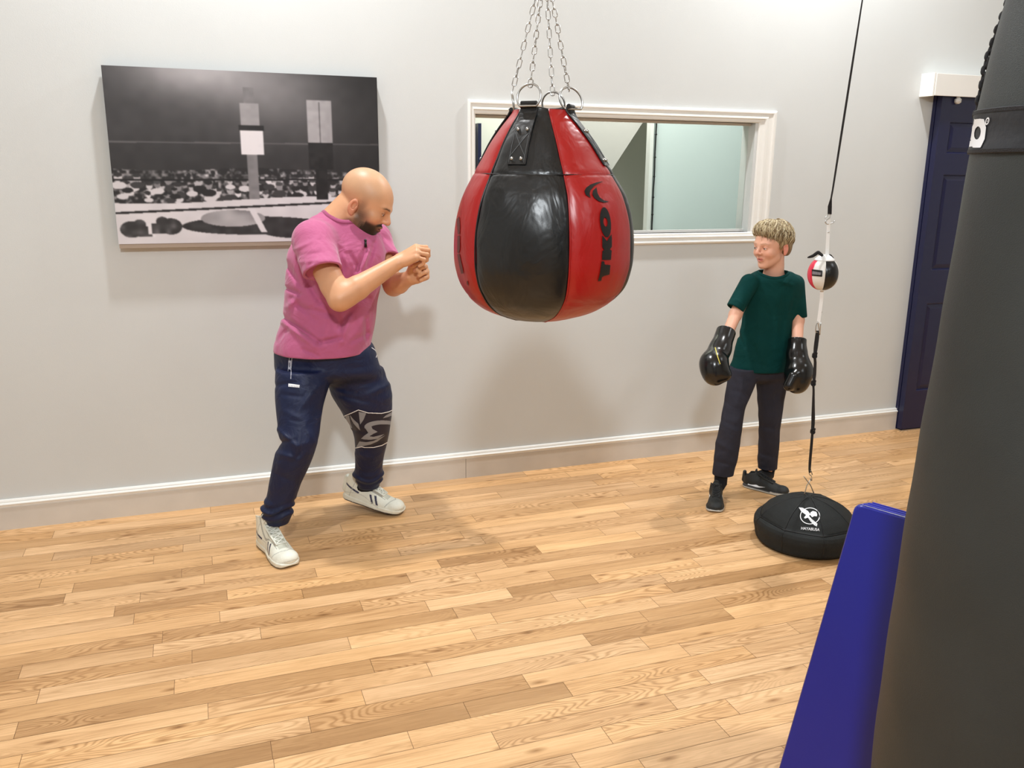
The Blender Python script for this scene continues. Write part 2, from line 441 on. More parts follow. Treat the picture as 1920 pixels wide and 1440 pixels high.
    v = mt('MULTIPLY_ADD', mt('MULTIPLY', ring, figm.outputs[0]), -.40, 1.07)
    v = mt('MULTIPLY', v, mt('MULTIPLY_ADD', fib, -.75, 1.37)); v = mt('MULTIPLY', v, mt('MULTIPLY_ADD', blot, -.7, 1.35))
    strk = noise((2.2, 48, 1), 2, .6, .4); sm_ = N.new('ShaderNodeMapRange'); sm_.inputs[1].default_value = .56; sm_.inputs[2].default_value = .74; sm_.inputs[3].default_value = 1.0; sm_.inputs[4].default_value = .72; Lk(strk, sm_.inputs[0]); v = mt('MULTIPLY', v, sm_.outputs[0])
    v = mt('MULTIPLY', v, kmul)
    # darker grain is also redder
    g = N.new('ShaderNodeCombineColor'); Lk(mt('POWER', v, .8), g.inputs[0]); Lk(v, g.inputs[1]); Lk(mt('POWER', v, 1.3), g.inputs[2])
    Lk(vm('MULTIPLY', at_.outputs['Color'], g.outputs[0]), b.inputs['Base Color'])
    b.inputs['Roughness'].default_value = .36; b.inputs['Specular IOR Level'].default_value = .42
    rr = mt('MULTIPLY_ADD', fib, .12, .3); Lk(rr, b.inputs['Roughness'])
    bp = N.new('ShaderNodeBump'); bp.inputs['Strength'].default_value = .12; bp.inputs['Distance'].default_value = .001; Lk(fib, bp.inputs['Height']); Lk(bp.outputs[0], b.inputs['Normal'])
    tag(link('floor', me, m, smooth=False), kind='structure')
make_floor()

# ------------------------------------------------------------------ walls
wx0, wx1, wz0, wz1 = 1.30, 2.905, 1.265, 1.85            # opening of the inner window
HC = 3.95
w = MB()
w.box((-3.0, YW, -.05), (wx0, YW+.12, HC)); w.box((wx1, YW, -.05), (6.0, YW+.12, HC))
w.box((wx0, YW, -.05), (wx1, YW+.12, wz0)); w.box((wx0, YW, wz1), (wx1, YW+.12, HC))
tag(w.build('wall_back', m_wall, smooth=False), kind='structure')
for n, lo, hi in (('wall_left', (-3.12, -2.6, -.05), (-3.0, YW+.12, HC)), ('wall_right', (6.0, -2.6, -.05), (6.12, YW+.12, HC)), ('wall_front', (-3.12, -2.72, -.05), (6.12, -2.6, HC))):
    w = MB(); w.box(lo, hi); tag(w.build(n, m_wall, smooth=False), kind='structure')
w = MB(); w.box((-3.12, -2.72, HC), (6.12, YW+.12, HC+.1)); tag(w.build('ceiling', m_ceil, smooth=False), kind='structure')

# baseboard with a stepped cap
def baseboard():
    w = MB()
    prof = [(0, 0), (-.019, 0), (-.019, .104), (-.0165, .108), (-.0165, .1145), (-.021, .117), (-.0225, .121), (-.0195, .1245), (-.0125, .126), (-.0125, .131), (-.0095, .137), (0, .1385)]
    for a, b in ((-3.0, 1.2475), (1.2495, 4.118)):
        n = len(prof); vs = [(x, YW+p, z) for x in (a, b) for p, z in prof]
        w.add(vs, [(i, (i+1) % n, n+(i+1) % n, n+i) for i in range(n)]+[tuple(range(n))[::-1], tuple(range(n, 2*n))])
    o = w.build('baseboard_back', m_base, smooth=False); tag(o, kind='structure')
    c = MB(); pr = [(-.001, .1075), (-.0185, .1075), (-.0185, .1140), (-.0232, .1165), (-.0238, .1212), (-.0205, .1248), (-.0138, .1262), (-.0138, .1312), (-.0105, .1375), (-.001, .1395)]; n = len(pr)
    vs = [(x, YW+p, z) for x in (-3.0, 4.118) for p, z in pr]; c.add(vs, [(i, (i+1) % n, n+(i+1) % n, n+i) for i in range(n)]+[tuple(range(n))[::-1], tuple(range(n, 2*n))]); c.build('cap_moulding', m_trim, o, smooth=False)  # cap whiter than the board: brightness of light from above put into its colour
baseboard()

# ------------------------------------------------------------------ inner window: moulded casing, reveal, glass
def window():
    fr = MB()
    prof = [(0, 0), (.004, -.014), (.010, -.019), (.015, -.019), (.018, -.014), (.030, -.012), (.033, -.017), (.040, -.018), (.044, -.010), (.056, -.009), (.060, -.004), (.060, .0)]
    x0, x1, z0, z1 = 1.268, 3.037, 1.205, 1.916
    n = len(prof); vs = []
    for d, y in prof: vs += [(x0+d*.62, YW+y, z0+d*1.0), (x1-d*1.9, YW+y, z0+d*1.0), (x1-d*1.9, YW+y, z1-d*1.1), (x0+d*.62, YW+y, z1-d*1.1)]
    fs = []
    for i in range(n-1):
        for k in range(4): fs.append((i*4+k, i*4+(k+1) % 4, i*4+4+(k+1) % 4, i*4+4+k))
    fr.add(vs, fs)
    root = fr.build('window_1', m_trim, smooth=False); tag(root, kind='structure')
    a0, a1, c0, c1 = x0+.06*.62, x1-.06*1.9, z0+.06, z1-.066
    rv = MB(); d = .12
    rv.box((a0-.012, YW, c0-.012), (a0, YW+d, c1+.012)); rv.box((a1, YW, c0-.012), (a1+.012, YW+d, c1+.012))
    rv.box((a0, YW, c1), (a1, YW+d, c1+.012)); rv.box((a0, YW, c0-.012), (a1, YW+d, c0))
    rv.build('window_reveal', m_trim, root, smooth=False)
    st = MB(); y = YW+.045; s = .014
    st.box((a0, y, c0), (a0+s, y+.012, c1)); st.box((a1-s, y, c0), (a1, y+.012, c1)); st.box((a0+s, y, c1-s), (a1-s, y+.012, c1)); st.box((a0+s, y, c0), (a1-s, y+.012, c0+s))
    st.build('window_stop', m_trim, root, smooth=False)
    gm = bpy.data.materials.new('clear_glass'); gm.use_nodes = True; nt = gm.node_tree; b = nt.nodes['Principled BSDF']
    b.inputs['Base Color'].default_value = (.93, 1, .985, 1); b.inputs['Transmission Weight'].default_value = 1; b.inputs['Roughness'].default_value = 0; b.inputs['IOR'].default_value = 1.05
    g = MB(); g.box((a0+.004, y+.014, c0+.004), (a1-.004, y+.019, c1-.004)); g.build('pane', gm, root, smooth=False)
window()
# the room beyond the window
m_bey = paint('beige_wall_paint', (222, 218, 206)); m_bey2 = paint('grey_wall_paint', (196, 190, 184)); m_bey3 = paint('pale_wall_paint', (218, 228, 226))
YB = 5.55
def slab(name, lo, hi, m): w = MB(); w.box(lo, hi); tag(w.build(name, m, smooth=False), kind='structure')
slab('wall_beyond', (.3, YB, -.05), (5.6, YB+.1, HC), m_bey)
slab('wall_beyond_left', (.2, YW+.12, -.05), (.3, YB+.1, HC), m_bey); slab('wall_beyond_right', (5.6, YW+.12, -.05), (5.7, YB+.1, HC), m_bey3)
slab('ceiling_beyond', (.2, YW+.12, HC), (5.7, YB+.1, HC+.1), m_ceil); slab('floor_beyond', (.2, YW+.12, -.05), (5.7, YB+.1, 0), m_bey)
YD = 5.15
def plate(name, pts, y, t, m):
    n = len(pts); w = MB(); q = [(p[0], y, p[2]) for p in pts]+[(p[0], y+t, p[2]) for p in pts]
    w.add(q, [tuple(range(n)), tuple(range(n, 2*n))[::-1]]+[(i, n+i, n+(i+1) % n, (i+1) % n) for i in range(n)]); tag(w.build(name, m, smooth=False), kind='structure')
# sloping underside of the stair seen through the glass, and the wall panels right of it
plate('wall_stair_side', [P(1090, 100, YD), P(1290, 100, YD), P(1130, 345, YD), P(1070, 345+90, YD), P(1060, 300, YD)], YD, .35, m_bey2)
plate('wall_pale_panel', [P(1238, 20, YD-.1), P(1205, 880, YD-.1), P(1560, 830, YD-.1), P(1560, 20, YD-.1)], YD-.1, .08, m_bey3)
plate('trim_1', [P(1229, 20, YD-.11), P(1194, 880, YD-.11), P(1202, 880, YD-.11), P(1235, 20, YD-.11)], YD-.11, .05, m_trim)
w = MB(); Yc = YD-.1145; A_, B_ = P(1231, 230, Yc), P(1222, 430, Yc); d_ = (B_-A_)/(B_-A_)[2]
w.tube([A_+d_*(z-A_[2])+[random.uniform(-.0015, .0015), 0, 0] for z in np.linspace(.004, HC-.004, 60)], .0045, 8)
for y in (252, 295, 331, 370, 402): w.sphere(A_+d_*(P(1231, y, Yc)[2]-A_[2]), (.009, .005, .006), 8, 6)
cb = w.build('cable', m_blk_ink); tag(cb, 'thin black cable clipped up the pale wall seen through the inner window', 'cable')
w = MB(); a = P(895.5, 225, YB-.06); b = P(900.5, 335, YB-.06); w.box((a[0], YB-.07, b[2]), (a[0]+.022, YB-.002, a[2]-.02))
tag(w.build('wall_rail', m_navy, smooth=False), 'short dark vertical rail on the far wall behind the window, left of the teardrop bag', 'rail')

# ------------------------------------------------------------------ sliding door and its white header box
def door():
    Yf = 4.10; x0 = 4.12; w = MB(); zt = 2.06; x1 = 5.05; zb = .012
    def X(px, py): return P(px, py, Yf)
    p1 = X(1779, 228); p1b = X(1775, 288); p2 = X(1769, 327); p2b = X(1747, 507); p3 = X(1738, 569); p3b = X(1717, 733)
    st = p2[0]; zs = [(p1b[2], p1[2]), (p2b[2], p2[2]), (p3b[2], p3[2])]
    pw = (x1-x0-2*(st-x0)-.11)/2
    cols = [(st, st+pw), (st+pw+.11, st+2*pw+.11)]
    # leaf built of stiles, rails and sunk raised-field panels
    xs = sorted({x0, x1, *[c for q in cols for c in q]}); zz = sorted({zb, zt, *[c for q in zs for c in q]})
    for i in range(len(xs)-1):
        for j in range(len(zz)-1):
            a, b, c, d = xs[i], xs[i+1], zz[j], zz[j+1]
            if (a, b) in cols and any(abs(c-q[0]) < 1e-9 for q in zs):
                prof = [(0, 0), (.004, .002), (.009, .011), (.014, .011), (.035, .004), (.045, .004)]
                vs = []; n = len(prof)
                for e, y in prof: vs += [(a+e, Yf+y, c+e), (b-e, Yf+y, c+e), (b-e, Yf+y, d-e), (a+e, Yf+y, d-e)]
                fs = [(k*4+m_, k*4+(m_+1) % 4, k*4+4+(m_+1) % 4, k*4+4+m_) for k in range(n-1) for m_ in range(4)]+[(n*4-4, n*4-3, n*4-2, n*4-1)]
                w.add(vs, fs)
            else: w.add([(a, Yf, c), (b, Yf, c), (b, Yf, d), (a, Yf, d)], [(0, 1, 2, 3)])
    t = .038
    w.add([(x0, Yf, zb), (x0, Yf+t, zb), (x0, Yf+t, zt), (x0, Yf, zt), (x1, Yf, zb), (x1, Yf+t, zb), (x1, Yf+t, zt), (x1, Yf, zt)], [(0, 3, 2, 1), (4, 5, 6, 7), (0, 1, 5, 4), (3, 7, 6, 2), (1, 2, 6, 5)])
    o = w.build('door_1', m_navy, smooth=False); tag(o, kind='structure')
    # wall side jamb, threshold
    j = MB(); j.box((x0-.002, Yf+.042, 0), (x0+.02, YW, 2.04)); j.build('door_jamb', m_navy, o, smooth=False)
    t_ = MB(); t_.box((x0-.004, Yf-.004, .0), (x1, YW, .008)); t_.build('threshold', m_steel, o, smooth=False)
    g = MB(); q = P(1795, 189, 4.09); g.tube([(q[0], 4.075, q[2]), (q[0], 4.098, q[2])], .018, 6); g.tube([(q[0], 4.070, q[2]-.002), (q[0], 4.076, q[2]-.002)], .006, 8)
    g.box((q[0]-.008, 4.08, q[2]), (q[0]+.008, 4.094, q[2]+.05))
    g.build('door_guide', m_white_vinyl, o)
    h = MB(); h.box((4.022, 4.062, 2.026), (5.2, 4.076, 2.146)); h.box((4.008, 4.066, 2.023), (4.021, YW, 2.150)); h.box((4.022, 4.076, 2.136), (5.2, YW, 2.148))
    tag(h.build('trim_2', m_trim, bevel=.0015, smooth=False), kind='structure')
door()

# ------------------------------------------------------------------ framed print on the wall: a generic empty boxing hall in black and white
def picture():
    Yp = YW-.05; q = [P(190.5, 120, Yp), P(706.5, 147, Yp), P(221, 458, Yp), P(221, 466, Yp)]
    x0, x1, z1 = (q[0][0]+q[2][0])/2, q[1][0], (q[0][2]+q[1][2])/2; z0, zb = q[2][2], q[3][2]
    nx, nz = 460, 300; U, Vv = np.meshgrid(np.linspace(0, 1, nx), np.linspace(0, 1, nz), indexing='ij')   # V from the top
    rg = np.random.default_rng(3)
    def smooth_noise(kx, kz, seed):
        r = np.random.default_rng(seed).random((kx+2, kz+2)); a = U*kx; b = Vv*kz; i, j = a.astype(int), b.astype(int); a -= i; b -= j
        a = a*a*(3-2*a); b = b*b*(3-2*b)
        return (r[i, j]*(1-a)+r[i+1, j]*a)*(1-b)+(r[i, j+1]*(1-a)+r[i+1, j+1]*a)*b
    im = 44+8*smooth_noise(30, 20, 1)+120*np.exp(-((U-.3)/.24)**2-((Vv+.02)/.17)**2)+60*np.exp(-((U-.6)/.22)**2-((Vv-.1)/.2)**2)
    im = im+14*np.exp(-((Vv-.3)/.2)**2)
    hor = .565+.01*np.sin(U*9)
    crowd = (Vv > hor) & (Vv < .745+.02*np.sin(U*5+1))
    c = 40+190*(np.clip(smooth_noise(90, 60, 5)*1.6+smooth_noise(160, 110, 8)*.7-1.0, 0, 1))*(.35+.65*smooth_noise(9, 6, 9))
    for k in range(70):           # heads of the onlookers
        a, b = rg.uniform(0, 1), rg.uniform(.61, .725); r = rg.uniform(.008, .014)
        m_ = ((U-a)/r)**2+((Vv-b)/(r*1.7))**2 < 1; c = np.where(m_, rg.uniform(120, 220), c); m2 = ((U-a)/(r*1.1))**2+((Vv-b+r*1.2)/(r*.9))**2 < 1; c = np.where(m2, rg.uniform(30, 80), c)
        m3 = ((U-a)/(r*2))**2+((Vv-b-r*3.2)/(r*1.6))**2 < 1; c = np.where(m3 & ~m_, rg.choice([38, 60, 205]), c)
    im = np.where(crowd, c, im)
    flo = Vv > .745+.02*np.sin(U*5+1); im = np.where(flo, 205+12*smooth_noise(20, 14, 12), im)
    # ropes
    for (a, b, t) in ((.415, .405, .004), (.63, .62, .005), (.82, .75, .006)):
        m_ = np.abs(Vv-(a+(b-a)*U)) < t; im = np.where(m_ & (Vv < .9), 95 if t < .005 else 30, im)
    # corner post with pads and a stool, towel hung over it
    def boxm(a, b, c_, d, v): 
        nonlocal im; m_ = (U > a) & (U < b) & (Vv > c_) & (Vv < d); im = np.where(m_, v+14*smooth_noise(60, 40, 21), im)
    boxm(.485, .525, .09, .74, 118); boxm(.47, .54, .18, .34, 150); boxm(.465, .55, .335, .475, 222); boxm(.46, .555, .305, .335, 34)
    boxm(.745, .79, .40, .745, 26); boxm(.72, .815, .15, .40, 160); boxm(.72, .815, .40, .56, 30); boxm(.765, .770, .16, .40, 96)
    # a dark robe spread on the canvas and a pair of gloves
    rb = (((U-.5)/.27)**2+((Vv-.90)/.055)**2 < 1) | (((U-.66)/.15)**2+((Vv-.92)/.06)**2 < 1); im = np.where(rb, 42+20*smooth_noise(40, 30, 31), im)
    sh = (((U-.42)/.12)**2+((Vv-.855)/.05)**2 < 1); im = np.where(sh, 120+60*smooth_noise(20, 20, 33), im)
    st = (np.abs(U-.515-.3*(Vv-.88)) < .012) & (Vv > .8) & (Vv < .94); im = np.where(st, 215, im)
    for (a, b, e) in ((.05, .915, 1), (.19, .90, -1)):
        gl = (((U-a)/.040)**2+((Vv-b)/.048)**2 < 1) | (((U-a-e*.030)/.022)**2+((Vv-b+.028)/.030)**2 < 1) | ((np.abs(U-a-e*.05) < .028) & (np.abs(Vv-b-.012) < .030)); im = np.where(gl, 48+50*smooth_noise(50, 30, 35)**2, im)
        im = np.where((np.abs(U-a-e*.076) < .006) & (np.abs(Vv-b-.012) < .034), 220, im)
    im = im*(1-.25*np.clip((U-.75)/.25, 0, 1)*(Vv < hor))
    for _ in range(2):
        q_ = np.pad(im, 1, 'edge'); im = (q_[:-2, 1:-1]+q_[2:, 1:-1]+q_[1:-1, :-2]+q_[1:-1, 2:]+2*q_[1:-1, 1:-1])/6
    im = np.clip(im, 30, 226)
    lin_ = np.where(im/255 <= .04, im/255/12.92, ((im/255+.055)/1.055)**2.4)
    C = np.stack([lin_, lin_*.955, lin_*.99, np.ones_like(lin_)], -1).astype(f32)
    co = np.stack([x0+(x1-x0)*U, np.full_like(U, Yp), z1+(z0-z1)*Vv], -1)
    idx = np.arange(nx*nz).reshape(nx, nz); q4 = np.stack([idx[:-1, :-1], idx[:-1, 1:], idx[1:, 1:], idx[1:, :-1]], -1).reshape(-1, 4)
    me = bpy.data.meshes.new('print'); me.from_pydata(co.reshape(-1, 3).tolist(), [], q4.tolist()); me.update()
    a = me.color_attributes.new('Col', 'FLOAT_COLOR', 'POINT'); a.data.foreach_set('color', C.ravel())
    root = empty('wall_picture', ((x0+x1)/2, YW-.003, zb), 'large frameless black and white boxing print hung on the wall behind the man', 'picture')
    link('print', me, mat('print_ink', (0, 0, 0), .5, attr=True, spec=.3), root, smooth=False)
    b = MB(); b.box((x0, Yp+.0008, z0), (x1, YW-.012, z1)); b.build('panel', mat('panel_edge', (70, 66, 66), .6), root, smooth=False)
    b = MB(); b.box((x0+.002, Yp+.004, zb), (x1-.002, YW-.002, z0-.0005)); b.build('bottom_rail', mat('raw_board', (178, 162, 146), .7), root, smooth=False)
picture()

# ------------------------------------------------------------------ chain links
def link_ring(w, c, d, side, L=.031, W=.0148, r=.0016, n=6):
    d = nrm(d); side = nrm(np.array(side)-d*(np.array(side)@d)); h = (L-W)/2; R_ = W/2-r; pts = []
    for k in range(7): a = math.pi*k/6; pts.append(c+d*(h+R_*math.sin(a))+side*R_*math.cos(a))
    for k in range(7): a = math.pi*k/6; pts.append(c-d*(h+R_*math.sin(a))-side*R_*math.cos(a))
    w.tube(pts, r, n, closed=True, up=np.cross(d, side))
def chain(w, a, b, L=.031, W=.0148, r=.0016, sag=0.0, ph=0):
    a = np.array(a, float); b = np.array(b, float); D = np.linalg.norm(b-a); pitch = L-2*r-.0012; n = max(2, round(D/pitch)); d = (b-a)/D
    s1 = nrm(np.cross(d, [.35, .94, 0.02])); s2 = np.cross(d, s1)
    for i in range(n):
        t = (i+.5)/n; c = a+(b-a)*t+np.array([0, 0, -sag*4*t*(1-t)])
        s = (s1, s2)[(i+ph) % 2]; an = random.uniform(-.25, .25); s = s*math.cos(an)+np.cross(d, s)*math.sin(an)
        link_ring(w, c, d, s, L*(D/n/pitch) if D/n > pitch else L, W, r)
def lathe(prof, ax, a0=0, a1=2*math.pi, n=48, mod=None, caps=False):
    """prof: list of (r, z[, cx, cy]); ax(z) -> x,y"""
    vs = []; fs = []; full = abs(a1-a0-2*math.pi) < 1e-6; m = n if full else n+1
    for (r, z) in prof:
        x, y = ax(z)
        for k in range(m):
            a = a0+(a1-a0)*k/n; rr = r*(mod(a, z, r) if mod else 1); vs.append((x+rr*math.cos(a), y+rr*math.sin(a), z))
    for i in range(len(prof)-1):
        for k in range(n):
            k2 = (k+1) % m; fs.append((i*m+k, (i+1)*m+k, (i+1)*m+k2, i*m+k2))
    return vs, fs

# ------------------------------------------------------------------ red and black teardrop bag
def vinyl(name, c, rough=.33, bumpy=.35, seed=0):
    m = mat(name, c, rough, spec=.55, var=.05, vscale=9)
    nt = m.node_tree; b = nt.nodes['Principled BSDF']; tc = nt.nodes.new('ShaderNodeTexCoord')
    n = nt.nodes.new('ShaderNodeTexNoise'); n.inputs['Scale'].default_value = 13; n.inputs['Detail'].default_value = 3; n.inputs['Distortion'].default_value = .6
    n2 = nt.nodes.new('ShaderNodeTexNoise'); n2.inputs['Scale'].default_value = 420; n2.inputs['Detail'].default_value = 2
    mp = nt.nodes.new('ShaderNodeMapping'); mp.inputs['Scale'].default_value = (1, 1, .6); mp.inputs['Location'].default_value = (seed, 0, 0)
    nt.links.new(tc.outputs['Object'], mp.inputs[0]); nt.links.new(mp.outputs[0], n.inputs['Vector']); nt.links.new(tc.outputs['Object'], n2.inputs['Vector'])
    b1 = nt.nodes.new('ShaderNodeBump'); b1.inputs['Strength'].default_value = bumpy; b1.inputs['Distance'].default_value = .03
    b2 = nt.nodes.new('ShaderNodeBump'); b2.inputs['Strength'].default_value = .15; b2.inputs['Distance'].default_value = .0006
    nt.links.new(n.outputs['Fac'], b1.inputs['Height']); nt.links.new(n2.outputs['Fac'], b2.inputs['Height']); nt.links.new(b1.outputs[0], b2.inputs['Normal']); nt.links.new(b2.outputs[0], b.inputs['Normal'])
    return m
m_red = vinyl('red_vinyl', (158, 12, 10), .36, .22); m_bk = vinyl('black_vinyl', (13, 15, 17), .34, .28, 3)
def teardrop():
    T = 2.4; ctr = PT(1020, 440, T); k = T/FPX
    # outline half widths measured against height
    rows = [(211, 50, 1011), (216, 53, 1011), (240, 72, 1012), (270, 94, 1014), (300, 112, 1016), (324, 127, 1018), (328, 129, 1018), (360, 147, 1020), (410, 162, 1020), (460, 167, 1020), (505, 164, 1020), (545, 149, 1020), (570, 126, 1017), (588, 96, 1014), (600, 60, 1011), (606, 28, 1010), (608, 0.5, 1010)]
    zz = []; rr = []; cc = []
    for (y, h, cx) in rows: q = PT(cx, y, T); zz.append(q[2]); rr.append(h*k); cc.append((cx-1020)*k)
    zz, rr, cc = map(np.array, (zz, rr, cc)); o = np.argsort(zz); zz, rr, cc = zz[o], rr[o], cc[o]
    zf = np.linspace(zz[0], zz[-1], 300); m_ = np.gradient(rr, zz); i_ = np.clip(np.searchsorted(zz, zf)-1, 0, len(zz)-2); hh = zz[i_+1]-zz[i_]; t_ = (zf-zz[i_])/hh
    rf = (2*t_**3-3*t_**2+1)*rr[i_]+(t_**3-2*t_**2+t_)*hh*m_[i_]+(-2*t_**3+3*t_**2)*rr[i_+1]+(t_**3-t_**2)*hh*m_[i_+1]; lo_ = zf < zz[3]; rf[lo_] = np.interp(zf[lo_], zz, rr)
    kr = np.exp(-np.linspace(-2, 2, 13)**2); kr /= kr.sum(); rs_ = np.convolve(np.pad(rf, 6, 'edge'), kr, 'valid'); rf = np.where(lo_, rf, rs_)
    sr = lambda z: np.interp(z, zf, rf)
    ax = lambda z: (ctr[0]+HR[0]*np.interp(z, zz, cc), ctr[1]+HR[1]*np.interp(z, zz, cc))
    z0, z1 = zz[0], zz[-1]; zu = PT(1018, 326, T)[2]; zl = PT(1020, 548, T)[2]
    # view angle 0 = towards the camera, positive to the right; world angle:
    base = math.atan2(-HF[1], -HF[0]); W_ = lambda deg: base+math.radians(deg)
    root = empty('teardrop_bag', (ctr[0], ctr[1], z0), 'big red and black leather teardrop punching bag hanging on four steel chains', 'punching bag')
    bounds = [-50, 14, 73, 132, 191, 250, 310]
    zs = np.unique(np.concatenate([np.linspace(z0, z1, 110), [zu-.004, zu-.0015, zu, zu+.0015, zu+.004]])); V0 = MB()
    for i in range(6):
        a0, a1 = W_(bounds[i]), W_(bounds[i+1])
        def mod(a, z, r, a0=a0, a1=a1, i=i):
            t = (a-a0)/(a1-a0); e = min(t, 1-t)
            s = 1-.035*math.exp(-(e/.045)**1.0)+.012*math.sin(math.pi*t)          # pillow between the seams
            if zu-.03 < z < zu+.03: s -= .010*math.exp(-((z-zu)/.004)**2)
            if i % 2 and zl-.03 < z < zl+.03: s -= .008*math.exp(-((z-zl+.01*math.sin(math.pi*t))/.004)**2)
            s += .0035*math.sin(z*55+3*math.sin(a*7))*math.exp(-(e/.16)**2)        # puckers along the seam
            return s
        vs, fs = lathe([(sr(z), z) for z in zs], ax, a0, a1, 28, mod)
        w = MB(); w.add(vs, fs); V0.add(vs, fs)
        w.build('panel', m_bk if i % 2 == 0 else m_red, root)
        # welt along the seam
        pp = []
        for z in zs[::2]:
            x, y = ax(z); r = sr(z)*.975; pp.append((x+r*math.cos(a0), y+r*math.sin(a0), z))
        w = MB(); w.tube(pp, .0022, 6); w.build('piping', m_red if i in (1, 2, 3, 4, 5, 0) and i % 2 else m_bk, root)
    for (zr, cond) in ((zu, None),):
        x, y = ax(zr); w = MB(); r = sr(zr)*.992; pts = []
        for k_ in range(96):
            a = 2*math.pi*k_/96; pts.append((x+r*math.cos(a), y+r*math.sin(a), zr))
        w.tube(pts, .0013, 5, closed=True); w.build('seam', m_logo_black, root)
    # laced mouth at the top
    w = MB(); x, y = ax(z1)
    w.tube([(x+.07*math.cos(a), y+.07*math.sin(a), z1-.002+.003*math.sin(5*a)) for a in np.linspace(0, 2*math.pi, 30)[:-1]], .006, 8, closed=True)
    w.sphere((x, y, z1-.012), (.072, .072, .010), 20, 8); w.build('mouth', m_bk, root)
    hook = PT(1022, -78, T)
    rings = []
    for j, deg in enumerate((-25, 68, 155, -106)):
        a = W_(deg); c, s = math.cos(a), math.sin(a); tg = np.array([-s, c, 0.0])
        def sp(z, out=.004):
            x, y = ax(min(z, z1)); r = sr(min(z, z1))*.985+out if z <= z1 else .079+out
            return np.array([x+r*c, y+r*s, z])
        zt = PT(1000, 203, T)[2]+(.0 if j == 0 else -.004*j); zb = PT(1000, 309, T)[2]
        zl_ = list(np.linspace(zb, z1, 14))+[z1+.004, zt]; hw = .0235 if j != 1 else .020; ring_z = zt+.012
        v = []; f = []
        tw = 0
        for i, z in enumerate(zl_):
            q = sp(z); t = i/(len(zl_)-1); taper = 1+.14*(1-t)
            nrm_out = np.array([c, s, .3])
            if j == 1 and t > .7: tw = (t-.7)/.3*.5                                   # this strap is twisted
            sd = tg*math.cos(tw)+np.array([c, s, 0])*math.sin(tw)
            for (e, o_) in ((-1, .0), (1, .0), (1, .0045), (-1, .0045)): v.append(q+sd*e*hw*taper+np.array([c, s, 0])*o_)
        n = len(zl_)
        for i in range(n-1):
            for e in range(4): f.append((i*4+e, i*4+(e+1) % 4, i*4+4+(e+1) % 4, i*4+4+e))
        f += [(3, 2, 1, 0), ((n-1)*4, (n-1)*4+1, (n-1)*4+2, (n-1)*4+3)]
        w = MB(); w.add(v, f); 
        # folded loop round the ring
        q = sp(zt); w.tube([q-tg*hw*.96+[0, 0, .002], q+tg*hw*.96+[0, 0, .002]], .0065, 10)
        st = w.build('strap', m_bk, root, smooth=False, bevel=.001)
        for zr in (zb+.014, zb+.088):
            for e in (-.5, .5): rv = MB(); q = sp(zr, .010)+tg*e*hw*1.1; rv.sphere(q, .0052, 10, 6); rv.build('rivet', m_steel, st)
        sw = MB()
        for (e0, ea, e1, eb) in ((-.8, .022, .8, .080), (.8, .022, -.8, .080), (-.85, .004, -.85, .09), (.85, .004, .85, .09)):
            sw.tube([sp(zb+ea+(eb-ea)*t, .0088)+tg*(e0+(e1-e0)*t)*hw*1.05 for t in np.linspace(0, 1, 8)], .0008, 4)
        sw.build('stitching', mat('grey_thread', (88, 90, 92), .7), st)
        # ring
        q = sp(zt)+np.array([0, 0, .018]); R_ = .0335; wd = MB(); pts = []
        tr = nrm(tg+HR*(1.6 if j == 1 else 0 if j != 3 else .25)) if j in (1, 3) else tg; tg0 = tg; tg = tr
        tilt = np.array([c, s, 0])*(-.25 if j != 3 else .15)
        upv = nrm(np.array([0, 0, 1.0])+tilt)
        for a_ in np.linspace(-.22*math.pi, 1.22*math.pi, 26): pts.append(q+tg*R_*math.cos(a_)+upv*R_*math.sin(a_))
        pts.append(q+tg*-.024+upv*-.0235); pts.append(q+tg*.024+upv*-.0235)
        wd.tube(pts, .0028, 8, closed=True); wd.build('ring', m_steel, root)
        top = q+upv*(R_-.004); rings.append(top)
    for j, tp in enumerate(rings):
        w = MB(); d = nrm(hook-tp); chain(w, tp-d*.006, hook+np.array([0, 0, -.004])+(tp-hook)*.02, ph=j); w.build('chain', m_steel, root)
    w = MB(); w.tube([hook+np.array([.014*math.cos(a), 0, .016*math.sin(a)+.01]) for a in np.linspace(0, 2*math.pi, 20)[:-1]], .004, 8, closed=True)
    w.tube([hook+[0, 0, .026], hook+[0, 0, .07]], .009, 10)
    chain(w, hook+[0, 0, .068], (hook[0], hook[1], HC-.02), .05, .03, .0035); w.tube([(hook[0], hook[1], HC-.035), (hook[0], hook[1], HC-.001)], [.01, .05], 12)
    w.build('ceiling_hanger', m_steel, root)
    bv = BVHTree.FromPolygons(V0.v, V0.f)
    T7 = lambda pts: [(1080+x*.1806, 300+y*.1806) for x, y in pts]
    def mk(x, y):
        r = inpoly(x, y, T7([(285, 222), (215, 232), (150, 255), (105, 288), (86, 322), (100, 362), (152, 394), (140, 352), (150, 315), (185, 272), (230, 245)]))
        r |= inpoly(x, y, T7([(212, 282), (175, 320), (168, 355), (190, 395), (235, 428), (290, 443), (345, 432), (290, 420), (245, 388), (222, 340)]))
        u, v = (x-(1080+305*.1806))/.1806, (y-(300+646*.1806))/.1806; u = u-.16*v*0-0; uu = u*math.cos(.1)-v*math.sin(.1)*1; uu = u-.10*v
        o_ = ((uu/56)**2+(v/155)**2 < 1) & ~((uu/21)**2+((v+2)/47)**2 < 1)
        r |= o_
        r |= inpoly(x, y, T7([(272, 782), (298, 812), (320, 842), (345, 800), (370, 768), (372, 900), (350, 928), (370, 940), (362, 1035), (268, 1035), (272, 945), (292, 932), (271, 902)])) & ~((uu/64)**2+(v/168)**2 < 1)
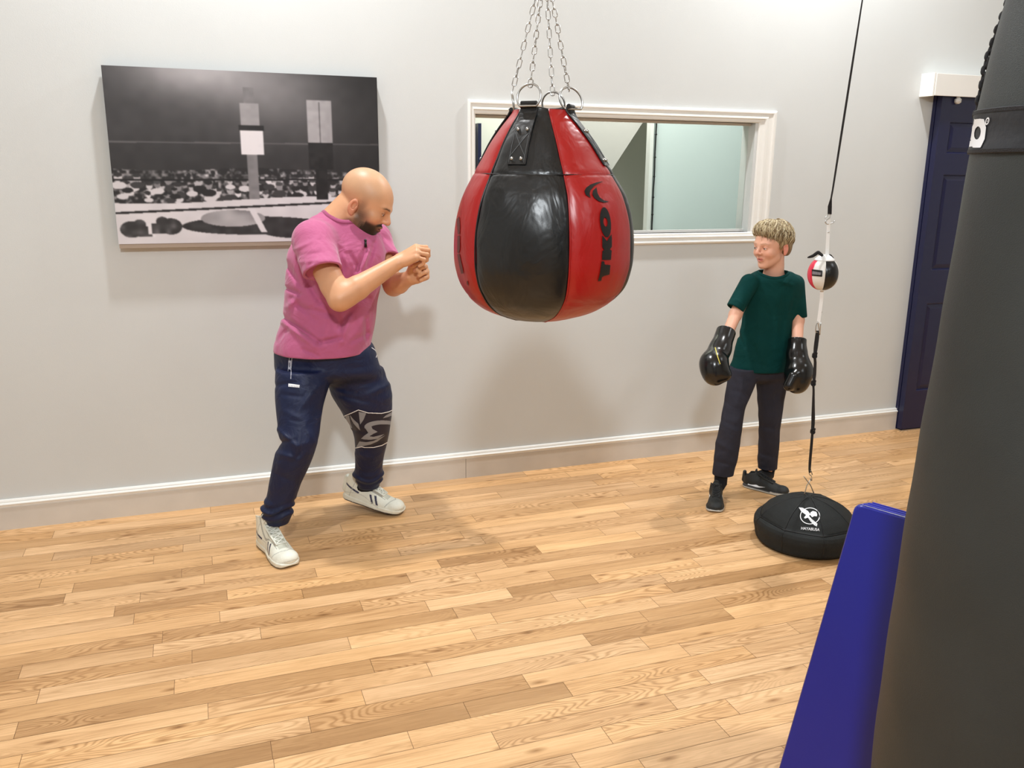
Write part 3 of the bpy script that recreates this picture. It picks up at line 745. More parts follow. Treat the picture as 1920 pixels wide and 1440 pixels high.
        r |= inpoly(x, y, T7([(264, 1052), (292, 1052), (298, 1085), (356, 1090), (348, 1188), (290, 1202), (268, 1216), (262, 1252), (227, 1257), (246, 1180)]))
        return r
    decal('logo', bv, mk, (1090, 335, 1152, 532), .42, m_logo_black, root)
    L4 = lambda pts: [(840+x*.236, 300+y*.236) for x, y in pts]
    def mk2(x, y):
        r = inpoly(x, y, L4([(70, 470), (90, 450), (98, 520), (94, 590), (78, 590)]))|inpoly(x, y, L4([(76, 605), (95, 600), (97, 700), (88, 740), (74, 735)]))
        r |= inpoly(x, y, L4([(74, 750), (92, 745), (118, 860), (126, 900), (106, 905), (88, 830)])) | inpoly(x, y, L4([(150, 960), (160, 965), (165, 1000), (150, 985)]))
        return r
    decal('logo', bv, mk2, (853, 400, 885, 540), .42, mat('worn_print', (92, 20, 18), .5), root)
teardrop()

# ------------------------------------------------------------------ webbing helper: flat strip that turns about its run
def webbing(w, pts, wid, th=.0018, ang=None, side=HR):
    n = len(pts); v = []; f = []
    pts = [np.array(p, float) for p in pts]
    for i, p in enumerate(pts):
        d = nrm(pts[min(i+1, n-1)]-pts[max(i-1, 0)]); s = nrm(np.array(side)-d*(np.array(side)@d)); o = np.cross(d, s)
        a = ang[i] if ang is not None else 0; s2 = s*math.cos(a)+o*math.sin(a); o2 = np.cross(d, s2); hw = (wid[i] if hasattr(wid, '__len__') else wid)/2
        v += [p-s2*hw-o2*th/2, p+s2*hw-o2*th/2, p+s2*hw+o2*th/2, p-s2*hw+o2*th/2]
    for i in range(n-1):
        for e in range(4): f.append((i*4+e, i*4+(e+1) % 4, i*4+4+(e+1) % 4, i*4+4+e))
    f += [(3, 2, 1, 0), (4*n-4, 4*n-3, 4*n-2, 4*n-1)]; w.add(v, f)
def interp_path(pts, n):
    pts = np.array(pts, float); s = np.concatenate([[0], np.cumsum(np.linalg.norm(np.diff(pts, axis=0), axis=1))]); t = np.linspace(0, s[-1], n)
    return [np.array([np.interp(q, s, pts[:, i]) for i in range(3)]) for q in t]

YE = 2.905
def double_end_bag():
    S = lambda x, y, dy=0: P(x, y, YE+dy)
    # weighted base -----------------------------------------------------
    c = np.array([2.45, YE, 0])
    root = empty('weighted_base', c, 'round black fabric weight on the floor with a white bird emblem and metal ring', 'weight')
    prof = [(.0, .0), (.15, .001), (.188, .004), (.200, .014), (.203, .032), (.209, .055), (.2085, .072), (.203, .083), (.198, .088), (.190, .0945), (.170, .113), (.14, .1310), (.10, .1465), (.06, .1560), (.02, .1600), (.0, .1605)]
    prof = [(r*1.075, z*(1.42 if z > .0945 else 1.25)+(-.016 if z > .0945 else 0)) for r, z in prof]
    def dense(pr, m=4):
        out = []
        for i in range(len(pr)-1):
            for k_ in range(m): t = k_/m; out.append((pr[i][0]*(1-t)+pr[i+1][0]*t, pr[i][1]*(1-t)+pr[i+1][1]*t))
        return out+[pr[-1]]
    n8 = 8; rot = .35
    def mod(a, z, r):
        t = ((a+rot)/(2*math.pi)*n8) % 1; e = min(t, 1-t); s = 1+.012*math.sin(a*3+1)*(z > .02)
        if z > .112: s *= 1-.05*(1-4*(t-.5)**2)*(r/.2)
        s -= .012*math.exp(-(e/.02)**2) if z > .015 else 0
        if .106 < z < .117: s -= .01
        return s
    pr = dense(prof); vs, fs = lathe(pr, lambda z: (c[0], c[1]), 0, 2*math.pi, 128, mod)
    # slight slump of the top between the seams
    vs = [(x, y, z*(1+.03*math.sin(5*x)*math.cos(7*y)) if z > .118 else z) for x, y, z in vs]
    w = MB(); w.add(vs, fs)
    m_can = mat('black_canvas', (26, 29, 29), .75, bump=.5, bscale=320, var=.25, vscale=9, spec=.35); bo = w.build('body', m_can, root)
    bv = BVHTree.FromPolygons(w.v, w.f)
    seam = MB()
    for k_ in range(n8):
        a = 2*math.pi*k_/n8-rot; pts = []
        for (r, z) in pr:
            if z > .014 and r > .012: s = mod(a, z, r); pts.append((c[0]+(r*s+.0008)*math.cos(a), c[1]+(r*s+.0008)*math.sin(a), z+.0008))
        seam.tube(pts, .0013, 5)
    pts = [(c[0]+.2105*mod(a, .114, .21)*math.cos(a), c[1]+.2105*mod(a, .114, .21)*math.sin(a), .1145) for a in np.linspace(0, 2*math.pi, 97)[:-1]]; seam.tube(pts, .002, 5, closed=True)
    seam.build('seam', m_blk_ink, bo)
    ZZ = lambda pts: [(1400+x*.15625, 880+y*.15625) for x, y in pts]
    tm = text_mask('HAYABUSA', (1400+650*.15625, 880+722*.15625), (.995, .085), (.1, -1), (225*.15625, 34*.15625))
    def mk(x, y):
        u, v = (x-1400)/.15625, (y-880)/.15625
        q = np.sqrt(((u-760)/120)**2+((v-560)/100)**2); r = (q < 1) & (q > .915)
        a = inpoly(x, y, ZZ([(626, 458), (672, 462), (735, 500), (765, 540), (748, 560), (775, 590), (800, 612), (850, 655), (842, 688), (805, 668), (768, 628), (735, 580), (700, 592), (688, 580), (712, 548), (655, 508)]))
        a |= inpoly(x, y, ZZ([(760, 545), (768, 515), (795, 500), (835, 512), (846, 540), (842, 566), (812, 562), (785, 575)]))
        a &= ~(((u+v*.55) % 22 < 3.2) & (v > 590))
        return r | a | tm(x, y)
    decal('emblem', bv, mk, (1496, 948, 1542, 1000), .3, m_white_ink, root)
    # ring on the crown
    zt = .157; w = MB(); a, b, d = S(1508, 925), S(1516, 903), S(1506, 893)
    w.tube(interp_path([S(1508, 926)-[0, 0, .006], S(1513, 910), S(1519, 901), S(1521, 898)], 8), .0022, 8)
    w.tube(interp_path([S(1526, 922)-[0, 0, .006], S(1520, 910), S(1513, 901), S(1507, 893)], 8), .0022, 8)
    w.build('ring', m_steel, root)
    # elastic strap -------------------------------------------------------
    root = empty('bungee_strap', S(1519, 900), 'knotted black webbing strap running from the ball down to the floor weight', 'strap')
    w = MB()
    w.tube(interp_path([S(1519, 897, -.01), S(1522, 902), S(1522, 893), S(1517, 889), S(1517, 883), S(1521, 883), S(1523, 890, .01)], 18), .002, 8)
    w.build('hook', m_steel, root)
    w = MB(); pts = [(1533, 620), (1532, 632), (1530, 648), (1528.5, 660), (1527.5, 668), (1528.5, 680), (1527.5, 700), (1526, 714), (1525, 722), (1525.5, 732), (1525, 760), (1524.5, 795), (1523.5, 806), (1523, 815), (1521, 840), (1519, 862), (1518, 880), (1519, 886)]
    path = interp_path([S(*q) for q in pts], 70); n = len(path)
    wd = np.interp(np.linspace(0, 1, n), [0, .04, .12, .17, .2, .3, .36, .39, .45, .6, .7, .72, .8, .93, 1], [.012, .017, .017, .012, .011, .014, .011, .009, .010, .016, .013, .010, .012, .017, .013])
    an = np.linspace(0, 3.8, n)+.5*np.sin(np.linspace(0, 9, n)); webbing(w, path, wd, .003, ang=np.sin(an)*.9); w.build('webbing', m_black_web, root, smooth=False)
    for (x, y) in ((1527.5, 666), (1525, 718), (1524, 808)):
        w = MB(); q = S(x, y)
        for k_ in range(3):
            pth = [q+HR*.0085*math.cos(t)*(1+.1*k_)+UP*(.006*math.sin(t)+.005*(k_-1))+HF*.006*math.sin(t+k_) for t in np.linspace(0, 2*math.pi, 14)[:-1]]
            w.tube(pth, .0042, 6, closed=True, flat=.7)
        w.sphere(q, (.008, .008, .011), 8, 6); w.build('knot', m_black_web, root)
    # ball --------------------------------------------------------------------
    cb = S(1543.5, 513); k = (cb-CPOS)@CF/FPX; R_ = 28.3*k
    root = empty('speed_ball', cb-UP*R_, 'small red, white and black ball strung between the straps beside the boy', 'ball')
    base = math.atan2(-cb[1], -cb[0]); axl = lambda z: (cb[0]+(z-cb[2])*.01, cb[1])
    prf = lambda t: (R_*math.sin(t)**.92, cb[2]+R_*1.10*math.cos(t))
    TH = np.linspace(.60, math.pi-.3, 30); VB = MB()
    pan = [(-44, 8, 'w'), (8, 76, 'k'), (76, 136, 'w'), (136, 196, 'r'), (196, 256, 'k'), (256, 316, 'r')]
    m_rb = mat('red_leather', (214, 40, 70), .35); m_wb = mat('cream_leather', (226, 224, 218), .38)
    for a0, a1, cc in pan:
        A0, A1 = base+math.radians(a0), base+math.radians(a1)
        vs, fs = lathe([prf(t) for t in TH], axl, A0, A1, 20, lambda a, z, r: 1-.03*math.exp(-min(a-A0, A1-a)/.05))
        w = MB(); w.add(vs, fs); VB.add(vs, fs); w.build('panel', dict(w=m_wb, k=m_black_gloss, r=m_rb)[cc], root)
    w = MB(); r, z = prf(.60); vs, fs = lathe([(0, z+.021), (r*.40, z+.021), (r*.75, z+.013), (r*1.08, z+.002), (r*1.12, z-.001), (r*.9, z-.006)], axl, n=24); w.add(vs, fs); w.build('cap', m_white_vinyl, root)
    w = MB(); r, z = prf(math.pi-.3); vs, fs = lathe([(0, z-.001), (r*.96, z-.001), (r*1.1, z+.004)], axl, n=24); w.add(vs, fs); w.build('base_cap', m_wb, root)
    bvb = BVHTree.FromPolygons(VB.v, VB.f); E8 = lambda pts: [(1400+x*.1528, 400+y*.1528) for x, y in pts]
    decal('label', bvb, lambda x, y: inpoly(x, y, E8([(800, 686), (932, 702), (926, 778), (800, 765)])), (1515, 500, 1548, 525), .4, m_blk_ink, root, .001)
    decal('label_print', bvb, lambda x, y: inpoly(x, y, [(1523.5, 508.5), (1539.5, 511), (1539, 515.8), (1523.5, 514.5)]) & ~(((x-1523) % 3.1 < .5) & (y > 510)), (1520, 504, 1542, 520), .22, mat('grey_print', (128, 124, 130), .6), root, .0022)
    # laces on top
    w = MB(); q = S(1537, 479); w.tube(interp_path([S(1514, 483, -.02), S(1524, 480, -.02), S(1534, 473, -.02), S(1541, 478, -.01), S(1545, 481)], 14), [.002+.006*math.sin(math.pi*t)**.6 for t in np.linspace(0, 1, 14)], 8, flat=.5)
    w.tube(interp_path([S(1550, 480), S(1557, 478), S(1562, 484)], 6), .004, 6); w.build('lace', m_black_web, root)
    for (pts, nm) in ((((1554, 412), (1553.5, 425), (1552, 450), (1550.5, 482)), 'tab'), (((1541, 545), (1540.5, 560), (1538, 580), (1534.5, 606)), 'tab')):
        w = MB(); webbing(w, interp_path([S(*q) for q in pts], 10), .0135, .0035, ang=[.35]*10); tb = w.build(nm, m_white_vinyl, root, smooth=False)
        w = MB()
        q = S(pts[1][0]-.5, pts[1][1]+10 if nm == 'tab' and pts[0][1] < 500 else 585); w.sphere(q-HF*.003, .0034, 8, 6); w.build('rivet', m_steel, tb)
    w = MB(); w.tube(interp_path([S(1539, 604, .01), S(1537, 628, .02)], 4), .0022, 6); w.tube(interp_path([S(1533, 603), S(1530, 611), S(1529, 622), S(1533, 624), S(1536, 619), S(1534.5, 609), S(1533, 603)], 18), .0019, 8); w.build('hook', m_steel, root)
    # top strap ---------------------------------------------------------------
    root = empty('hanging_strap', S(1556, 402), 'long thin black webbing strap hanging from the ceiling and hooked to the ball', 'strap')
    w = MB(); w.tube(interp_path([S(1547, 409, -.01), S(1553, 402), S(1558, 402), S(1556, 408), S(1549, 413), S(1547, 417), S(1550, 420), S(1556, 420), S(1562, 418), S(1565, 414)], 26), .0021, 8); w.build('hook', m_steel, root)
    a, b = S(1555.5, 402), S(1617, 0); d = (b-a)/(b-a)[2]; top = a+d*(HC-a[2])
    w = MB(); path = interp_path([a, S(1556, 385), S(1561.5, 355), b, top], 80); n = 80
    wd = [.016 if i < 2 else .013 for i in range(n)]; an = [(.15 if i < 2 else 1.05-.25*math.sin(i*.13)) for i in range(n)]
    webbing(w, path, wd, .0035, ang=an); w.build('webbing', m_black_web, root, smooth=False)
    w = MB(); w.tube([top-[0, 0, .03], top], [.006, .03], 10); w.build('ceiling_anchor', m_steel, root)
double_end_bag()

# ------------------------------------------------------------------ heavy bag in the foreground
def heavy_bag():
    R0 = .175; q = PT(1818, 290, 1.28); A = q+HR*R0*1.02-HF*0; A = A[:2]
    m_body = mat('worn_black_canvas', (46, 49, 48), .52, bump=.25, bscale=700, var=.12, vscale=5, spec=.4)
    m_band = mat('black_band', (34, 36, 40), .6, bump=.5, bscale=40, var=.25, vscale=14)
    def sil(px, py):
        d = ray(px, py); dh = d[:2]; t = ((A-CPOS[:2])@dh)/(dh@dh); z = CH+d[2]*t; r = np.linalg.norm(CPOS[:2]+dh*t-A); return z, r
    S = [sil(*p) for p in ((1632, 1440), (1645, 1330), (1675, 1120), (1700, 950), (1728, 790), (1757, 640), (1785, 480), (1806, 360), (1818, 290), (1829, 212), (1849, 130), (1868, 60), (1885, 0), (1898, -60), (1905, -100))]
    S.sort(); Z = np.array([s[0] for s in S]); Rr = np.array([s[1] for s in S]); zb = Z[0]-.32
    prof = [(.001, zb), (Rr[0]*.9, zb+.002), (Rr[0]*.985, zb+.02)]+[(np.interp(z, Z, Rr), z) for z in np.linspace(Z[0]-.28, Z[-1], 90)]+[(Rr[-1]*.9, Z[-1]+.02), (.001, Z[-1]+.03)]
    root = empty('heavy_bag', (A[0], A[1], zb), 'very large charcoal heavy bag hanging close at the right edge of the photo', 'punching bag')
    zt, z2 = sil(1829, 209)[0], sil(1818, 289)[0]
    wrk = lambda a, z, r: 1+.004*math.sin(9*z+2*math.sin(3*a))+.003*math.sin(31*z+4*math.sin(2*a))
    vs, fs = lathe(prof, lambda z: A, n=96, mod=wrk); w = MB(); w.add(vs, fs); w.build('body', m_body, root)
    w = MB(); zz = np.linspace(z2, zt, 12); rr = lambda z: np.interp(z, Z, Rr)
    vs, fs = lathe([(rr(z2)*.99, z2)]+[(rr(z)+.0025+.001*math.sin(90*z), z) for z in zz]+[(rr(zt)*.99, zt)], lambda z: A, n=96, mod=wrk); w.add(vs, fs); band = w.build('band', m_band, root)
    bv = BVHTree.FromPolygons(w.v, w.f)
    w = MB(); vs, fs = lathe([(rr(z)+.004, z) for z in (z2+.001, z2+.006)], lambda z: A, n=96, mod=wrk); w.add(vs, fs)
    vs, fs = lathe([(rr(z)+.004, z) for z in (zt-.006, zt-.001)], lambda z: A, n=96, mod=wrk); w.add(vs, fs); w.build('binding', m_black_web, root)
    Q = lambda pts: [(1780+x*.2222, y*.2222) for x, y in pts]
    def mk(x, y):
        u, v = (x-1780)/.2222, y/.2222; uu = u+.12*(v-1125)
        r = (((uu-247)/60)**4+((v-1125)/122)**4 < 1) & ((abs(uu-247)/62)+(abs(v-1125)/170) < 1.25) & ~(((uu-240)/27)**2+((v-1122)/55)**2 < 1)
        q = np.sqrt(((u+.25*(v-1022)-323)/16)**2+((v-1022)/32)**2); r |= (q < 1)&(q > .6) | (q < .2)
        r |= inpoly(x, y, Q([(214, 1003), (226, 1008), (214, 1042), (208, 1042)])) | inpoly(x, y, Q([(178, 1188), (190, 1192), (200, 1235), (170, 1240)]))
        return r
    decal('logo', bv, mk, (1812, 215, 1856, 282), .35, m_white_ink, root, .0012)
    # black chain running up behind the bag
    w = MB(); a = PT(1831, 222, 1.40); b = PT(1852, 112, 1.41); chain(w, a, b, .021, .0155, .0034); chain(w, b, PT(1893, 0, 1.43), .021, .0155, .0034); chain(w, PT(1893, 0, 1.43), PT(1925, -80, 1.44), .021, .0155, .0034); w.build('chain', m_black_web, root)
    w = MB(); top = Z[-1]+.02
    for k_ in range(4):
        a_ = math.pi/4+k_*math.pi/2; chain(w, (A[0]+.12*math.cos(a_), A[1]+.12*math.sin(a_), top-.02), (A[0], A[1], top+.28), .035, .02, .003)
    chain(w, (A[0], A[1], top+.27), (A[0], A[1], HC-.01), .05, .03, .004); w.tube([(A[0], A[1], HC-.03), (A[0], A[1], HC-.001)], [.01, .05], 12)
    w.build('ceiling_hanger', m_steel, root)
heavy_bag()

# ------------------------------------------------------------------ leaning blue mat
def blue_mat():
    B = PZ(1411, 1600); T = PT(1600, 944, 1.93); e = PZ(1697, 972, T[2]); wdir = nrm((e-T)*[1, 1, 0]); up = nrm(T-B); up0 = up
    up = nrm(up-wdir*(up@wdir)); nn = nrm(np.cross(wdir, up)); nn = nn if nn@(T-CPOS) > 0 else -nn
    H = np.linalg.norm(T-B); W_ = .33; D = .062
    # outline in (wdir, up) with rounded top corner, slanted like the photo shows
    s = (up0@wdir)/(up0@up)
    w = MB(); r = .022
    pts = [(0, 0)]; 
    for t in np.linspace(0, 1, 8): a = math.pi-t*math.pi/2; pts.append((s*(H-r)+r+r*math.cos(a)-.0, H-r+r*math.sin(a)))
    pts += [(W_+s*H, H), (W_, 0)]
    n = len(pts); v = []
    lay = [(0, .010), (.004, .003), (.012, 0), (D-.012, 0), (D-.004, .003), (D, .010)]
    cx = np.mean([p[0] for p in pts]); cy = H/2
    for d, ins in lay:
        for (x, y) in pts: xx = x+ins*np.sign(cx-x); yy = y-ins if y > H*.6 else y; v.append(B+wdir*xx+up*yy+nn*d)
    f = [tuple(range(n))]+[tuple((len(lay)-1)*n+i for i in range(n))[::-1]]
    for l in range(len(lay)-1):
        for i in range(n): f.append((l*n+i, l*n+(i+1) % n, (l+1)*n+(i+1) % n, (l+1)*n+i))
    w.add(v, f); mn = min(q[2] for q in v)
    root = empty('gym_mat', (B[0], B[1], 0), 'upright blue vinyl gym mat partly hidden behind the foreground heavy bag', 'mat')
    w.v = [(a, b, max(c, .0)) for a, b, c in w.v]
    w.build('cover', m_blue, root, smooth=False, bevel=.004)
    w = MB()
    for d in (.006, D*.5, D-.008):
        w.tube([B+wdir*(s*H+.02)+up*(H+.0006)+nn*d, B+wdir*(W_+s*H-.004)+up*(H+.0006)+nn*d], .0016, 6)
    w.build('seam', mat('blue_piping', (60, 66, 190), .3), root)
blue_mat()

# ------------------------------------------------------------------ people
def frame(fw, up):
    fw = nrm(fw); up = nrm(np.array(up)-fw*(np.array(up)@fw)); rt = np.cross(fw, up)
    return np.array([rt, fw, up])          # rows: right, forward, up
def head(V, C, F, s, adult):
    L = lambda x, y, z: C+s*(x*F[0]+y*F[1]+z*F[2])
    E = lambda c, r, k=.01, op='add': V.ell(L(*c), np.array(r)*s, k*s, op, F)
    K = lambda a, b, ra, rb, k=.006, op='add': V.cone(L(*a), L(*b), ra*s, rb*s, k*s, op)
    j = 1.0 if adult else .9
    E((0, -.014, .042), (.077, .098, .084)); E((0, .034, .018), (.062, .062, .068), .03)
    if adult: E((0, .030, -.035), (.058, .062, .062), .03); E((0, .040, -.072), (.047, .050, .040), .025); E((0, .076, -.098), (.022, .018, .018), .02)
    else: E((0, .028, -.034), (.050, .058, .058), .03); E((0, .038, -.068), (.038, .045, .034), .022); E((0, .072, -.090), (.015, .015, .014), .016)
    for e in (-1, 1):
        E((.040*e*j, .062, -.022), (.024, .024, .022), .02)                         # cheek
        K((.050*e*(1 if adult else .84), .005, -.062 if adult else -.050), (.016*e*j*j, .07 if adult else .062, -.100 if adult else -.088), .016 if adult else .013, .015 if adult else .012, .02)           # jaw line
        K((.012*e, .091, .024), (.040*e, .078, .026), .010, .009, .014)            # brow
    for e in (-1, 1): E((.031*e, .101, .006), (.016, .012, .011), .012, 'sub')       # socket
    K((0, .092, .016), (0, .112, -.016 if adult else -.014), .0075, .0105 if adult else .009, .010)
    E((0, .110, -.020), (.011, .011, .009), .006)
    for e in (-1, 1): E((.0115*e, .099, -.022), (.008, .011, .0075), .006)
    for e in (-1, 1): E((.007*e, .106, -.0285), (.004, .006, .003), .002, 'sub')
    for e in (-1, 1):                                                                # lids round the eyeball
        E((.031*e, .0815, .006), (.0135, .0125, .0125), .003)
        E((.031*e, .0905, .0035), (.0115, .0065, .0026 if not adult else .0014), .0015, 'sub')
    ly = 0 if adult else -.004
    K((-.020, .088+ly, -.051), (0, .0965+ly, -.047), .0048, .0062, .006); K((.020, .088+ly, -.051), (0, .0965+ly, -.047), .0048, .0062, .006)
    K((-.016, .088+ly, -.059), (0, .094+ly, -.061), .005, .0068, .006); K((.016, .088+ly, -.059), (0, .094+ly, -.061), .005, .0068, .006)
    K((-.019, .094, -.0545), (.019, .094, -.0545), .0012, .0012, .002, 'sub'); E((0, .100, -.0545), (.012, .008, .0012 if adult else .0030), .002, 'sub')
    for e in (-1, 1):
        ez, ey = (-.021, .007) if adult else (-.004, 0)
        E((.077*e, -.020+ey, ez), (.0075, .018, .030), .006); E((.0815*e, -.016+ey, ez+.005), (.0065, .0095, .015), .003, 'sub')
        E((.077*e, -.013+ey, ez-.025), (.0055, .009, .010), .006); E((.076*e, -.007+ey, ez), (.006, .005, .008), .004)
def local(v, C, F, s): d = (v-C)/s; return d@F.T
def skin_face(v, C, F, s, adult, base):
    c = np.tile(np.array(base), (len(v), 1)); l = local(v, C, F, s); x, y, z = l[:, 0], l[:, 1], l[:, 2]; ax = np.abs(x)
    near = (np.linalg.norm(l, axis=1) < .17)
    def mix(m, col, a=1.0): 
        m = np.clip(m, 0, 1)*near*a; c[:] = c*(1-m[:, None])+np.array(lin(col))*m[:, None]
    sg = lambda t, w: 1/(1+np.exp(-np.clip(t/w, -30, 30)))
    nz = .5+.5*np.sin(v[:, 0]*900)*np.sin(v[:, 1]*1100+2)*np.sin(v[:, 2]*800)
    mix(np.exp(-((x/.014)**2+((y-.112)/.02)**2+((z+.018)/.015)**2)), (205, 120, 100) if adult else (236, 150, 130), .45)
    mix(np.exp(-(((ax-.042)/.018)**2+((z+.028)/.018)**2))*(y > .03), (205, 130, 100) if adult else (238, 160, 138), .35)
    mix(sg(ax-.074, .002)*(np.abs(z+(.021 if adult else .004)) < .036)*(y < .015), (205, 118, 92) if adult else (236, 130, 112), .55)
    if adult:
        mix(sg(z-.028-.25*np.maximum(y, 0), .008)*sg(.055-y, .012), (178, 150, 120), .45)              # shaven scalp
        jaw = sg(-.040-z+.42*(y-.045)*(y > .045)-.9*np.maximum(.02-y, 0), .004)*sg(y+.026, .005)*sg(z+.135, .01)*sg(.073-ax, .002)
        cheek = sg(-.046-z-.0*(y), .004)*(y > .03)
        side = sg(.030-y, .004)*sg(y-.004, .004)*sg(.016-z, .01)*sg(z+.08, .01)*(ax > .045)
        side2 = sg(-.012-z+.0*y, .008)*sg(.052-y, .008)*sg(y-.004, .004)*(ax > .04)
        mix(np.maximum(np.maximum(jaw*sg(.9-y, 1)*((y < .05)*1.0), cheek), np.maximum(side*.7, side2*.95))*(.86+.14*nz), (30, 21, 19), .93)
        mix(np.exp(-(((z+.0385+.25*np.maximum(ax-.008, 0))/.0068)**4))*(y > .072)*sg(.034-ax, .003), (20, 13, 12), 1.0)
        mix(sg(-.064-z, .004)*(y > .04), (20, 14, 13), .9); mix(sg(-.045-z, .003)*sg(ax-.024, .003)*(y > .05), (24, 17, 15), .9)
        mix(np.exp(-((z+.056)/.0065)**4)*(y > .084)*sg(.017-ax, .003), (130, 72, 66), .9)
    else:
        mix(np.exp(-((z+.054)/.0095)**4)*(y > .082)*sg(.018-ax, .002), (206, 108, 100), .85)
    mix(np.exp(-((z+.0545)/.0014)**2)*(y > .078)*(ax < .02), (70, 26, 26), .9)
    bz = .0275+.12*np.maximum(ax-.02, 0)-.35*np.maximum(ax-.036, 0)
    mix(np.exp(-((z-bz)/(.0034 if adult else .0028))**2)*(y > .05)*sg(ax-.013, .002)*sg(.048-ax, .003), (28, 18, 16) if adult else (150, 108, 74), .95 if adult else .75)
    ll = .0075-.06*np.maximum(ax-.031, 0)
    mix(np.exp(-((z-ll)/.0016)**2)*(y > .07)*(np.abs(ax-.031) < .013), (24, 14, 12) if adult else (84, 50, 40), .9)
    mix(np.exp(-(((ax-.03)/.016)**2+((z-.005)/.011)**2))*(y > .06), (150, 90, 64) if adult else (196, 128, 102), .55)
    return c
def eyes(C, F, s, parent, iris, look=(0, 1, 0)):
    mw = mat('eye_white', (205, 190, 182), .35); mi = mat('iris', iris, .1); lk = nrm(look)
    for e in (-1, 1):
        c = C+s*(.031*e*F[0]+.0812*F[1]+.0050*F[2]); w = MB(); w.sphere(c, .0119*s, 16, 12); eye = w.build('eye', mw, parent)
        q = c+s*.0039*(lk[0]*F[0]+lk[1]*F[1]+lk[2]*F[2]); w = MB(); w.sphere(q, .0086*s, 12, 8); w.build('iris', mi, eye)
def hand(V, W0, d, n, sd, s=1.0, curl=(70, 85, 50), thumb=0):
    """W0 wrist, d along the hand, n back of the hand, sd thumb side"""
    d = nrm(d); n = nrm(np.array(n)-d*(np.array(n)@d)); sd = nrm(np.array(sd)-d*(np.array(sd)@d)-n*(np.array(sd)@n))
    Kn = []
    for i, (l, o) in enumerate(((.088, .031), (.093, .011), (.089, -.010), (.080, -.029))):
        k = W0+s*(d*l+sd*o+n*(.002 if i in (1, 2) else -.002)); Kn.append(k)
        V.cone(W0+s*(d*.006+sd*o*.55), k, .0165*s, .0115*s, .012*s)
        V.cone(W0+s*(d*.03+sd*o*.8-n*.006), k-n*.006*s, .013*s, .010*s, .012*s)
    for i, (k, ls) in enumerate(zip(Kn, ((.042, .026, .021), (.046, .029, .022), (.043, .027, .021), (.034, .021, .019)))):
        a = 0; p = k; r = (.0098, .0100, .0096, .0086)[i]*s; fan = sd*(.10, .03, -.04, -.11)[i]
        for q, (l, cu) in enumerate(zip(ls, curl)):
            a += math.radians(cu+(-4, 0, 3, 6)[i]); dr = nrm(d*math.cos(a)-n*math.sin(a)+fan*.5)
            p2 = p+dr*l*s; V.cone(p, p2, r*(1-.05*q), r*(.93-.06*q), .0028*s); p = p2
    t0 = W0+s*(d*.022+sd*.022-n*.008); t1 = W0+s*(d*.052+sd*.043-n*.022); t2 = W0+s*(d*.078+sd*(.030-.01*thumb)-n*.040); t3 = W0+s*(d*.092+sd*(.012-.012*thumb)-n*.050)
    V.cone(t0, t1, .016*s, .0125*s, .012*s); V.cone(t1, t2, .0115*s, .0105*s, .004*s); V.cone(t2, t3, .0105*s, .009*s, .003*s)

